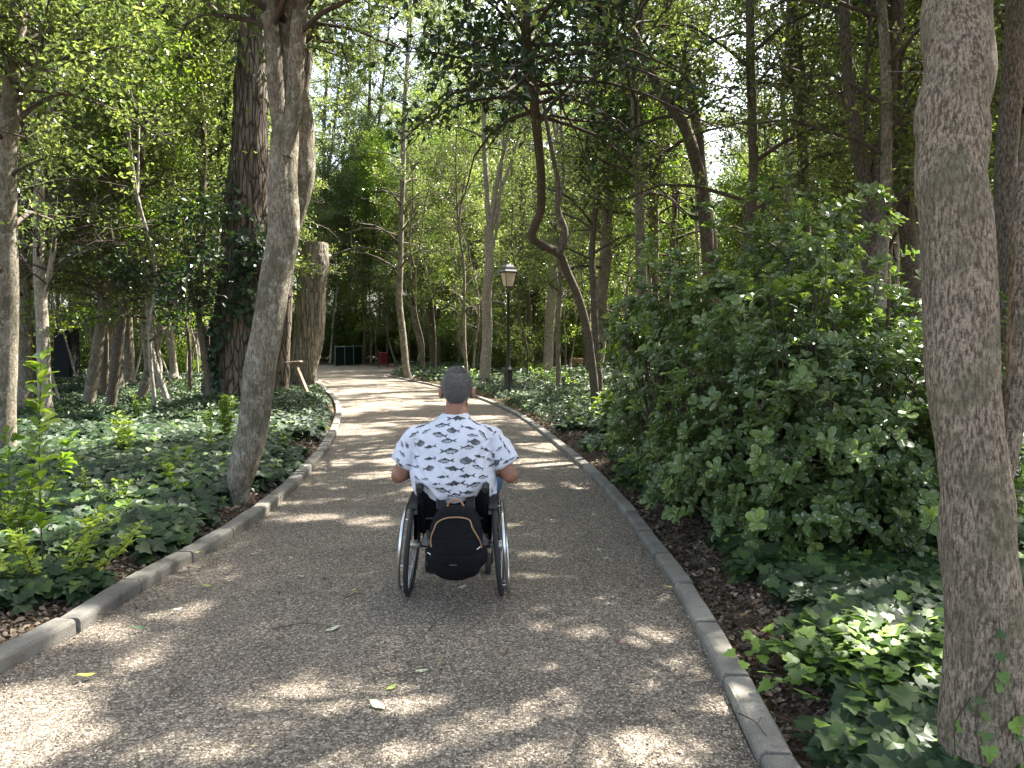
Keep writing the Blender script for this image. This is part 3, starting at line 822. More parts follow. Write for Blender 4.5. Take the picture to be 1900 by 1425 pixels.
simple('crooked dark tree with a kinked trunk right of the lamp post', [(1105, 762), (1100, 690), (1090, 620), (1072, 550), (1050, 500), (1036, 470), (1010, 457), (988, 442), (992, 420), (1004, 385), (1004, 330), (997, 250), (990, 170), (982, 100), (976, 20)],
       (17, 16.5, 16, 15, 14, 12.5, 11), (.095, .065), 'bark_dark', forks=[([(1034, 470), (1046, 450), (1047, 425), (1036, 390), (1035, 340), (1022, 270), (1008, 190)], .065)],
       group=CT, sides=16, leafmat='leaf_dark', crown=dict(z0=5.0, nb=66, bl=2.6, ntw=9, nl=15, up=0.05, droop=.3, tmean=.35, ls=(.11, .16)))
simple('pale grey trunk behind the crooked tree, lit along its right side', [(1016, 692), (1018, 640), (1022, 580), (1026, 520), (1026, 460)], 34, (.24, .15), 'bark_pale', group=CT, ext=True, forks=[([(1026, 500), (1036, 440), (1046, 380), (1050, 300), (1052, 220)], .13)])
simple('grey trunk leaning right behind the pale lit one', [(1030, 672), (1042, 640), (1052, 600), (1062, 550), (1075, 480)], 42, (.2, .12), 'bark_grey', group=CT, ext=True)
simple('dark double trunk in the wood right of the lamp head', [(1004, 668), (1004, 600), (1000, 540), (1000, 470)], 44, (.42, .26), 'bark_dark', group=CT, ext=True, forks=[([(1004, 640), (990, 560), (985, 470)], .2)])
simple('dark thin trunk rising behind the lamp lantern', [(985, 665), (983, 600), (978, 530), (966, 460), (968, 380)], 36, (.12, .08), 'bark_dark', group=CT, ext=True)
simple('grey tree with two tall close stems left of the big shrub', [(1112, 620), (1117, 540), (1126, 450), (1128, 360), (1128, 250), (1126, 130), (1124, 30)], 20, (.17, .07), 'bark_grey', group=CT, forks=[([(1126, 440), (1138, 340), (1146, 260), (1155, 180), (1160, 60)], .06)])
RT = 'trees behind the big shrub'
simple('straight grey trunk behind the left part of the big shrub', [(1212, 640), (1213, 560), (1212, 460), (1214, 380), (1222, 300), (1240, 240)], 21, (.16, .12), 'bark_grey', group=RT, ext=True, forks=[([(1216, 400), (1208, 300), (1218, 200)], .07)])
simple('dark tree with a stem sweeping up to the left against the sky', [(1318, 700), (1315, 480), (1305, 380), (1292, 300), (1272, 240), (1240, 190), (1205, 130), (1180, 70), (1150, 0)], 14, (.13, .05), 'bark_dark', group=RT, crown=dict(z0=5.4, nb=26, bl=1.8, ntw=7, nl=20))
simple('dark tree crossing behind the sweeping one and leaning left', [(1330, 700), (1322, 480), (1312, 390), (1300, 310), (1292, 230), (1276, 150), (1262, 90), (1240, 20)], 16, (.13, .07), 'bark_dark', group=RT, crown=dict(z0=6.0, nb=22, bl=1.8, ntw=7, nl=20))
simple('dark tree with a cluster of thin upright stems', [(1496, 700), (1494, 480), (1490, 330), (1488, 250), (1484, 200), (1472, 120), (1468, 0)], 13, (.12, .045), 'bark_dark', group=RT, forks=[([(1489, 240), (1492, 160), (1482, 60), (1478, 0)], .045), ([(1490, 230), (1505, 150), (1515, 60), (1522, -20)], .04), ([(1486, 210), (1460, 140), (1440, 90)], .03)], crown=dict(z0=4.9, nb=30, bl=1.5, ntw=7, nl=20))
simple('dark V-forked tree towering over the big shrub', [(1596, 800), (1604, 600), (1612, 480), (1616, 400), (1612, 350)], 9.8, (.14, .125), 'bark_dark', group=RT, sides=18,
       forks=[([(1615, 380), (1600, 310), (1590, 260), (1578, 190), (1572, 100), (1566, 0)], .10), ([(1620, 380), (1630, 310), (1645, 250), (1652, 150), (1662, 60), (1668, -20)], .105), ([(1585, 225), (1565, 190), (1540, 165), (1520, 150)], .035), ([(1606, 250), (1606, 180), (1612, 80), (1618, 0)], .03)],
       crown=dict(z0=5.6, nb=44, bl=2.2, ntw=8, nl=22, use=[1, 2]))
simple('dark rough trunk between the V-forked tree and the flaky trunk', [(1706, 720), (1696, 560), (1684, 420), (1672, 300), (1664, 180), (1660, 60)], 11.5, (.14, .09), 'bark_dark', group=RT, ext=True)
simple('dark trunk right behind the flaky foreground trunk', [(1862, 740), (1866, 600), (1866, 450), (1868, 300), (1876, 150), (1888, 0)], 6.2, (.085, .07), 'bark_dark', group=RT, sides=18, crown=dict(z0=4.6, nb=36, bl=2.2, ntw=8, nl=22))
simple('thin twin stem at the far right edge', [(1905, 700), (1895, 500), (1885, 350), (1892, 200), (1905, 0)], 8.5, (.06, .04), 'bark_dark', group=RT)

# prototypes for the wood behind: trunk and crown are built once, then copied
PROTO = []
def proto(seed, H, r0, z0, nb, bl, nl, mat, lean=0.4, tm=.45, lm='leaf_tree', fork=True):
    g = np.random.default_rng(seed)
    n = 9
    z = np.linspace(0, H, n)
    w = np.cumsum(g.normal(size=(n, 2)) * 0.13, 0) + np.outer(z / H, g.normal(size=2) * lean)
    w -= w[0]
    P = np.concatenate([w, z[:, None]], 1)
    stems = [P]; rads = [np.linspace(r0, r0 * .25, n)]
    if fork:
        k = int(g.integers(2, 5)); a = g.random() * 6.28
        q = P[k].copy(); st = [q]
        for _ in range(4):
            q = q + np.array([math.cos(a) * .35 + g.normal() * .08, math.sin(a) * .35 + g.normal() * .08, (H - P[k][2]) / 4.6]); st.append(q)
        stems.append(np.array(st)); rads.append(np.linspace(r0 * .6, r0 * .2, 5))
    mb = MB(); S_ = []
    for s, r in zip(stems, rads):
        r = np.array(r); 
        S_.append(stem_tube(mb, s, r, 4, 9, .08, seed=seed))
    L = grow(g, S_, z0=z0, nb=nb, bl=bl, nl=nl, mb=mb, tmean=tm, ntw=9, ls=(.065, .105))
    return dict(mb=mb, L=L, mat=mat, lm=lm, tme=None, cme=None, H=H)
SPEC = [(11, 13, .08, 2.6, 72, 2.0, 30, 'bark_grey'), (12, 15, .095, 3.2, 76, 2.2, 30, 'bark_dark'), (13, 10, .055, 1.6, 70, 1.6, 28, 'bark_pale'), (14, 17, .11, 4.0, 80, 2.4, 30, 'bark_grey'),
        (15, 12, .065, 2.0, 70, 1.8, 30, 'bark_dark'), (16, 9, .05, 1.2, 64, 1.6, 28, 'bark_grey'), (17, 20, .13, 4.0, 90, 2.7, 32, 'bark_dark')]
for s in SPEC: PROTO.append(proto(*s))
BR = [proto(21, 11, .06, 1.4, 70, 1.8, 36, 'bark_pale', tm=.35, lm='leaf_bright'), proto(22, 7, .04, .8, 60, 1.4, 36, 'bark_grey', tm=.4, lm='leaf_bright')]
PROTO += BR

def place(p, x, y, rz, sc, label, group):
    z = float(ground_z(x, y))
    t = thing('tree', label, 'tree', (x, y, z), group)
    t.rotation_euler.z = rz; t.scale = (sc, sc, sc)
    if p['tme'] is None:
        p['tme'] = p['mb'].mesh('trunk'); p['tme'].materials.append(M[p['mat']]); p['tme'].materials.append(M['twig'])
    o = bpy.data.objects.new('trunk', p['tme']); COL.objects.link(o); o.parent = t
    L = p['L']; c, s = math.cos(rz), math.sin(rz)
    Rz = np.array([[c, -s, 0], [s, c, 0], [0, 0, 1]])
    wp = (L[0] * sc) @ Rz.T + np.array([x, y, z])
    g = wp[:, :2] - SD[:2] / SD[2] * wp[:, 2:3]
    hit = ((g[:, 1] > .5) & (g[:, 1] < 30) & (g[:, 0] > xl(g[:, 1]) - 3) & (g[:, 0] < xr(g[:, 1]) + 3)).mean()
    near = math.hypot(x, y) < 14
    if hit > 0.004 or near:
        keep = cull_keep(wp)
        # keep the line of sight near the camera clear of loose leaves
        keep &= ~((wp[:, 1] > -1) & (wp[:, 1] < 5.5) & (wp[:, 2] < 3.6 + 0 * wp[:, 0]) & (wp[:, 0] > -4) & (wp[:, 0] < 4))
        mb = MB(); scatter(mb, T_kite2(), L[0][keep], L[1][keep], L[2][keep], L[3][keep], L[4][keep], wvar=.3)
        me = mb.mesh('crown'); me.materials.append(M[p['lm']])
    else:
        if p['cme'] is None:
            mb = MB(); scatter(mb, T_kite2(), *L, wvar=.3)
            p['cme'] = mb.mesh('crown'); p['cme'].materials.append(M[p['lm']])
        me = p['cme']
    o = bpy.data.objects.new('crown', me); COL.objects.link(o); o.parent = t
    return t

BARKW = {'bark_grey': 'grey', 'bark_dark': 'dark', 'bark_pale': 'pale'}
def region(x, y):
    u = x / max(y, .1)
    if y < 0: return 'behind the viewer', 'trees behind the viewer'
    if u < -.24: return 'in the wood left of the ivy-wrapped trunk', 'trees in the left wood'
    if u < -.05: return 'in the wood beyond the far bend of the path', 'trees beyond the path bend'
    if u < .10: return 'in the wood behind the lamp post', 'trees behind the lamp post'
    return 'in the wood behind the big shrub', 'trees in the right wood'

taken = []
for o in list(COL.objects):
    if o.get('category') in ('tree', 'dead tree'): taken.append((o.location.x, o.location.y))
def free(x, y, dmin):
    return all((x - a) ** 2 + (y - b) ** 2 > dmin * dmin for a, b in taken)
g = np.random.default_rng(99)
# canopy trees whose crowns arch over the near path (placed by hand beside it)
NEAR = [(3.6, 4.6, 1), (5.4, 6.6, 3), (4.6, 9.3, 0), (3.4, 12.0, 1), (6.6, 3.2, 0), (7.6, 9.6, 3), (4.3, 1.2, 0), (8.6, 6.0, 1), (6.2, 12.5, 0), (-5.6, 5.0, 0), (-7.0, 8.0, 1), (-4.6, 1.0, 0),
        (2.6, -1.6, 1), (-3.8, -3.4, 0), (5.4, -2.0, 3), (-8.4, 12.0, 0), (3.0, 15.2, 3), (2.2, 19.0, 1), (5.8, 16.5, 0), (9.5, 13, 1), (1.4, 23, 0), (4.6, 21, 3), (-6.8, 17.5, 1), (-8.2, 21.5, 0), (10.5, 9.5, 0), (9.5, 1.5, 1), (7.2, 19.5, 1), (-7.4, 25.0, 1), (-8.6, 28.5, 6), (-10.6, 33.5, 6)]
for x, y, k in NEAR:
    p = PROTO[k]
    rg_, gp = region(x, y)
    u = x / max(y, .1)
    hidden_low = y < 9
    q = dict(p)
    if hidden_low:      # high crown only: nothing low in front of the lens
        m = p['L'][0][:, 2] > 4.2
        q['L'] = [a_[m] for a_ in p['L']]; q['cme'] = None
        q['H'] = p['H']
    if y < 9 and abs(u) < .72 and y > 0:
        # outside the view at trunk height
        x = math.copysign(max(abs(x), .74 * y + .4), x)
    place(q, x, y, g.random() * 6.28, 1.0, 'tall %s-barked tree %s' % (BARKW[p['mat']], 'by the %s bed near the viewer, crown over the path' % ('right' if x > 0 else 'left') if y < 9 else 'standing ' + rg_), ('crowns over the near path, %s bed, ' % ('right' if x > 0 else 'left') + BARKW[p['mat']]) if y < 9 else gp + ', near')
    taken.append((x, y))
cnt = 0
tries = 0
nw = 0
while cnt < 225 and tries < 60000:
    tries += 1
    wedge = nw < 44 and tries < 4000
    y = 9 + 54 * g.random() ** 0.85
    x = (g.random() * 2 - 1) * (0.70 * y + 2)
    if wedge: y = 46 + 24 * g.random(); x = -y * (-.03 + .31 * g.random())
    if tree_clear(x, y) < (0.9 if y < 34 else 1.0): continue
    if free(x, y, 1.4 if y < 30 else 1.8) is False: continue
    # a clear view of the lamp post, the path bend and the bed to its right
    if y < 20.5 and -.14 < (x / y) < .13: continue
    if y < 36 and -.045 < x / y < .02: continue
    if y < 14 and .38 < x / y < .53: continue
    if y < 16 and -.36 < x / y < -.2: continue
    if y < 13 and x < 0: continue
    if y < 34 and .22 < x / y < .31: continue      # gap of sky above
    if 24 < y < 46 and .025 < x / y < .075: continue   # sunlit clearing
    if not wedge and x / y > .12 and y < 36 and g.random() < .3: continue
    k = int(g.choice([0, 1, 2, 3, 4, 5, 6, 7, 8], p=[.13, .12, .13, .1, .12, .1, .08, .13, .09]))
    if y > 36 and g.random() < .45: k = int(g.choice([3, 6, 1]))
    if wedge: k = int(g.choice([6, 2, 4, 5, 7])); nw += 1
    elif x / y > .1 and g.random() < .4: k = int(g.choice([7, 8]))  # bright-leaved trees picked more often on the right, standing in for backlit foliage
    p = PROTO[k]
    rg_, gp = region(x, y)
    far = 'far back ' if y > 35 else ''
    place(p, x, y, g.random() * 6.28, g.uniform(.85, 1.2) if not wedge else g.uniform(1.25, 1.6), '%s %s%s-barked tree %s%s' % ({'leaf_tree': 'slender', 'leaf_bright': 'bright-leaved'}[p['lm']], 'tall ' if p['H'] > 12 else '', BARKW[p['mat']], far, rg_), gp + (', far back' if far else '') + ', ' + BARKW[p['mat']] + (' tall' if p['H'] > 12 else '') + (' bright' if p['lm'] == 'leaf_bright' else ''))
    taken.append((x, y)); cnt += 1

# thin saplings standing between the bigger trunks
SAP = [proto(41, 9, .034, 4.0, 22, 1.1, 16, 'bark_pale', lean=.9), proto(42, 7.5, .028, 3.4, 20, 1.0, 16, 'bark_grey', lean=1.2), proto(43, 10, .040, 4.5, 24, 1.2, 16, 'bark_dark', lean=.8), proto(44, 8, .030, 3.8, 20, 1.1, 16, 'bark_pale', lean=1.5, fork=False)]
cnt = 0; tries = 0
while cnt < 160 and tries < 9000:
    tries += 1
    y = 14 + 38 * g.random(); x = (g.random() * 2 - 1) * .70 * y
    if tree_clear(x, y) < .8 or not free(x, y, .55): continue
    if y < 26 and -.34 < x / y < .12: continue
    if y < 36 and -.03 < x / y < .01: continue
    if y < 15 and x > 0: continue
    k = int(g.integers(0, 4)); p = SAP[k]; rg_, gp = region(x, y)
    t = place(p, x, y, g.random() * 6.28, g.uniform(.8, 1.25), 'thin %s-stemmed sapling %s' % (BARKW[p['mat']], rg_), 'thin saplings ' + gp.replace('trees ', '') + ', ' + BARKW[p['mat']])
    t.name = 'sapling'; t['category'] = 'sapling'
    t.rotation_euler.x = g.normal() * .05; t.rotation_euler.y = g.normal() * .06
    taken.append((x, y)); cnt += 1

# understorey shrubs between the far trunks
def bush_proto(seed, R_, H, n, lm, ls):
    g = np.random.default_rng(seed)
    mb = MB(); 
    for k in range(14):
        a = g.random() * 6.28; e = np.array([math.cos(a) * R_ * .7 * g.random(), math.sin(a) * R_ * .7 * g.random(), H * (.6 + .35 * g.random())])
        tube(mb, [[0, 0, -.1], e * [.3, .3, .5], e], [.02, .014, .006], 4, 0, cap=False)
    nc = n // 22
    c = rand_dir(nc) * (g.random(nc) ** .4)[:, None]; c = c * [R_, R_, H * .5] + [0, 0, H * .5]
    c += g.normal(size=c.shape) * .12
    k = np.repeat(np.arange(nc), 22); m = len(k)
    pos = c[k] + g.normal(size=(m, 3)) * .13
    pos[:, 2] = np.maximum(pos[:, 2], .03)
    return mb, [pos, rand_dir(m, .9), rand_dir(m, -.1), g.uniform(*ls, m), np.clip(np.repeat(g.normal(.45, .15, nc), 22) + g.normal(size=m) * .12, 0, 1)], lm
BP = [bush_proto(31, 1.3, 2.2, 9000, 'leaf_tree', (.07, .12)), bush_proto(32, 1.0, 1.3, 6000, 'leaf_bright', (.06, .1)), bush_proto(33, 1.7, 3.4, 12000, 'leaf_tree', (.08, .12))]
BM = []
for mb, L, lm in BP:
    me = mb.mesh('stems'); me.materials.append(M['twig'])
    m2 = MB(); scatter(m2, T_kite2(), *L, wvar=.3); m2 = m2.mesh('foliage'); m2.materials.append(M[lm]); BM.append((me, m2))
cnt = 0; tries = 0
while cnt < 190 and tries < 15000:
    tries += 1
    y = 20 + 50 * g.random() ** .8; x = (g.random() * 2 - 1) * .75 * y
    if cnt < 30: y = 49 + 20 * g.random(); x = -y * (.01 + .25 * g.random())
    elif cnt < 100: y = 46 + 22 * g.random()
    if tree_clear(x, y) < 1.6: continue
    if y < 30 and x / y < -.22 : continue
    if y < 40 and .02 < x / y < .09: continue
    if y < 30 and -.16 < x / y < .16: continue
    k = 2 if y > 46 else int(g.choice([0, 1, 2])) if y > 34 else 1 if g.random() < .6 else 0
    z = float(ground_z(x, y)); sc = g.uniform(.7, 1.2)
    rg_, gp = region(x, y)
    t = thing('shrub', ['dark rounded shrub', 'low bright green shrub', 'tall loose dark shrub'][k] + (' far back' if y > 46 else '') + ' ' + rg_, 'shrub', (x, y, z), 'shrubs ' + gp.replace('trees ', '') + ', ' + ['rounded', 'low bright', 'tall'][k] + (', far back' if y > 46 else ''))
    t.rotation_euler.z = g.random() * 6.28; t.scale = (sc,) * 3
    for nm, me in zip(('stems', 'foliage'), BM[k]):
        o = bpy.data.objects.new(nm, me); COL.objects.link(o); o.parent = t
    cnt += 1

# ---------------------------------------------------------------- ivy, litter
def bed_points(n, side, y0, y1, wmax, g, lim=0.75):
    y = y0 + (y1 - y0) * g.random(n) ** 1.0
    w = g.random(n) * wmax
    x = xl(y) - w if side < 0 else xr(y) + w
    ok = np.abs(x) < lim * np.maximum(y, .8) + 0.8
    return x[ok], y[ok], w[ok]

def ivy(name, side, label, g):
    mb = MB()
    #      count  y0   y1   width  size        template     height
    for n, y0, y1, wm, s0, s1, T, hh in [(26000, 1.6, 6.5, 5.5, .065, .135, T_ivy, .10), (42000, 6.5, 13, 10, .07, .14, T_ivy, .12), (70000, 13, 24, 18, .08, .14, T_kite, .15), (70000, 24, 48, 36, .12, .22, T_kite2, .2)]:
        x, y, w = bed_points(n, side, y0, y1, wm, g)
        wig = 0.14 + 0.30 * vnoise(x, y, 1.6, 11) + 0.3 * (vnoise(x, y, 5, 12) - .5)
        if side > 0: wig = wig + np.where((y > 3.0) & (y < 7.5), 0.16, 0.0)
        ok = (w > wig) & (vnoise(x, y, 2.6, 13) + vnoise(x, y, .7, 14) > .42 + .3 * (w < wig + .15) + (.25 if y0 > 20 else 0))
        x, y, w = x[ok], y[ok], w[ok]; m = len(x)
        bump = .6 + 1.1 * vnoise(x, y, 1.1, 15)
        z = ground_z(x, y) + hh * g.random(m) ** .7 * bump + .02
        nr = rand_dir(m, 2.1)
        nr[:, 1] -= .25; nr[:, 0] -= .12 * side
        ti = np.clip(g.normal(.40, .17, m) + .35 * (vnoise(x, y, 1.3, 16) - .5) + (g.random(m) < .06) * .45, 0, 1)
        scatter(mb, T(), np.stack([x, y, z], -1), nr, rand_dir(m, -.3), g.uniform(s0, s1, m), ti, wvar=.2)
    # fresh lime leaves near the flaky trunk
    if side > 0:
        m = 700
        c = G(1600, 1275); x = c[0] + g.normal(size=m) * .22 + .05; y = c[1] + g.normal(size=m) * .2
        scatter(mb, T_ivy(), np.stack([x, y, ground_z(x, y) + .08 + .08 * g.random(m)], -1), rand_dir(m, 1.8), rand_dir(m), g.uniform(.045, .085, m), g.uniform(.55, 1, m))
    return tag(mb.build(name, M['leaf_ivy']), label, 'ivy', kind='stuff')
g = np.random.default_rng(5)
ivy('ivy', -1, 'dark green ivy carpeting the bed left of the path', g)
ivy('ivy', 1, 'dark green ivy carpeting the bed right of the path under the big shrub', g)

def litter():
    g = np.random.default_rng(8)
    mb = MB()
    for side in (-1, 1):
        for n, y0, y1, wm, s0, s1 in [(11000, 1.6, 7, 1.1, .012, .05), (9000, 7, 16, 1.2, .02, .06), (8000, 2, 9, 4.5, .03, .07), (6000, 30, 52, 12, .06, .12)]:
            x, y, w = bed_points(n, side, y0, y1, wm, g); w2 = w + .04
            x = xl(y) - w2 - .12 if side < 0 else xr(y) + w2 + .12
            m = len(x); z = ground_z(x, y) + .008 + .02 * g.random(m)
            scatter(mb, T_obov() if y0 < 8 else T_kite2(), np.stack([x, y, z], -1), rand_dir(m, 1.5), rand_dir(m), g.uniform(s0, s1, m), np.clip(g.normal(.45, .25, m), 0, 1), wvar=.4)
    # crumbs and bits of leaf washed onto the path, thickest along the kerbs
    n = 3600; y = 2 + 14 * g.random(n) ** 1.4; w = np.minimum(g.exponential(.22, n), 3.2); sd = g.random(n) < .5
    n2 = g.random(n) < .35; w = np.where(n2, g.random(n) * 3.2, w)
    x = np.where(sd, xl(y) + .03 + w, xr(y) - .03 - w)
    scatter(mb, T_kite2(), np.stack([x, y, .012 + .03 * np.sin(np.pi * np.clip((x - xl(y)) / (xr(y) - xl(y)), 0, 1))], -1), rand_dir(n, 2.5), rand_dir(n), g.uniform(.006, .028, n), np.clip(g.normal(.35, .3, n), 0, 1), wvar=.4)
    # twigs among the leaves
    for k in range(700):
        side = 1 if g.random() < .6 else -1
        y = 2 + 9 * g.random(); w = .16 + .7 * g.random(); x = float(xl(y) - w if side < 0 else xr(y) + w)
        z = float(ground_z(x, y)) + .02; a = g.random() * 6.28; L = .05 + .14 * g.random()
        p = np.array([x, y, z]); q = p + [math.cos(a) * L, math.sin(a) * L, .01]
        tube(mb, [p, (p + q) / 2 + [0, .006, .012], q], [.0025, .002, .001], 4, 0, cap=False, tint=.3)
    return tag(mb.build('leaf_litter', M['litter']), 'brown dry leaves and twigs lying between the kerbs and the ivy', 'leaf litter', kind='stuff')
litter()

def grit():     # loose chips and crumbs on the path
    g = np.random.default_rng(18)
    mb = MB()
    n = 26000
    y = 2.0 + 6.5 * g.random(n) ** 1.6; x = xl(y) + (xr(y) - xl(y)) * g.random(n)
    v = np.array([[-.5, -.4, 0], [.5, -.35, 0], [.1, .5, 0], [0, 0, .55], [.15, .1, .5]])
    f = np.array([[0, 1, 4], [0, 4, 3], [1, 2, 4], [2, 3, 4], [2, 0, 3]])
    scatter(mb, (v, f), np.stack([x, y, 0 * x + .010 + .02 * np.sin(np.pi * (x - xl(y)) / (xr(y) - xl(y)))], -1), rand_dir(n, 3.5), rand_dir(n), g.uniform(.004, .011, n), g.random(n))
    m, nt, out = newmat('gravel_chip')
    at = N(nt, 'Attribute', attribute_name='tint'); p = N(nt, 'BsdfPrincipled', Roughness=.85)
    nt.links.new(ramp(nt, at.outputs['Fac'], [(0, (.05, .042, .035)), (.5, (.19, .155, .12)), (.9, (.36, .31, .25)), (1, (.62, .56, .5))]), p.inputs['Base Color'])
    nt.links.new(p.outputs[0], out.inputs[0])
    return tag(mb.build('gravel_chips', m), 'loose gravel chips scattered over the path surface', 'gravel', kind='stuff')
grit()

# ivy sprig on the foot of the flaky foreground trunk
def sprig():
    tr = [o for o in COL.objects if o.get('label', '').startswith('thick tan flaky')][0]
    mb = MB(); L = []
    c = catmull(mainR, 10)
    for pts in ([(1790, 1425), (1782, 1370), (1776, 1300), (1790, 1250), (1812, 1190), (1810, 1120)], [(1870, 1425), (1856, 1370), (1840, 1310), (1836, 1270)], [(1745, 1420), (1752, 1330), (1770, 1270)]):
        P = []
        for px, py in pts:
            r_ = ray(px, py); q = W(px, py, 2.5)
            cc = np.array([np.interp(q[2], c[:, 2], c[:, k]) for k in range(3)])
            off = q[0] - cc[0]; off = np.clip(off, -.122, .122)
            P.append(np.array([cc[0] + off, cc[1] - math.sqrt(max(.133 ** 2 - off ** 2, .0004)), q[2]]))
        Q = catmull(P, 6); tube(mb, Q, .0022, 5, 0)
        for k in range(1, len(Q), 3):
            L.append(Q[k] + [random.uniform(-.03, .03), -.012, random.uniform(-.02, .02)])
    mb.build('ivy_stem', M['twig'], tr)
    L = np.array(L); n = len(L)
    nr = np.tile([-.1, -1, .35], (n, 1)) + rng.normal(size=(n, 3)) * .3
    leaves_mesh([L, nr, np.tile([.4, 0, -1.], (n, 1)) + rng.normal(size=(n, 3)) * .6, rng.uniform(.028, .055, n), rng.uniform(.6, .95, n)], T_ivy(), M['leaf_ivy'], 'ivy_leaves', tr)
sprig()

# ---------------------------------------------------------------- big glossy shrub on the right
def rosettes(mb, c, axis, g, nl=8, ls=(.06, .09), tm=.45, spread=.75, tmpl=None):
    n = len(c); k = np.repeat(np.arange(n), nl); m = n * nl
    ax = axis / np.linalg.norm(axis, axis=1)[:, None]
    ref = rand_dir(n); u = np.cross(ax, ref); u /= np.linalg.norm(u, axis=1)[:, None]; v = np.cross(ax, u)
    a = np.tile(np.arange(nl) * 2.4, n) + g.normal(size=m) * .25
    el = g.uniform(.15, spread, m)
    d = (u[k] * np.cos(a)[:, None] + v[k] * np.sin(a)[:, None]) * np.cos(el)[:, None] + ax[k] * np.sin(el)[:, None]
    nr = ax[k] * np.cos(el)[:, None] - (u[k] * np.cos(a)[:, None] + v[k] * np.sin(a)[:, None]) * np.sin(el)[:, None]
    ti = np.clip(np.repeat(g.normal(tm, .13, n), nl) + g.normal(size=m) * .08, 0, 1)
    return [c[k] + ax[k] * g.uniform(-.03, .02, m)[:, None], nr, d, g.uniform(*ls, m), ti]

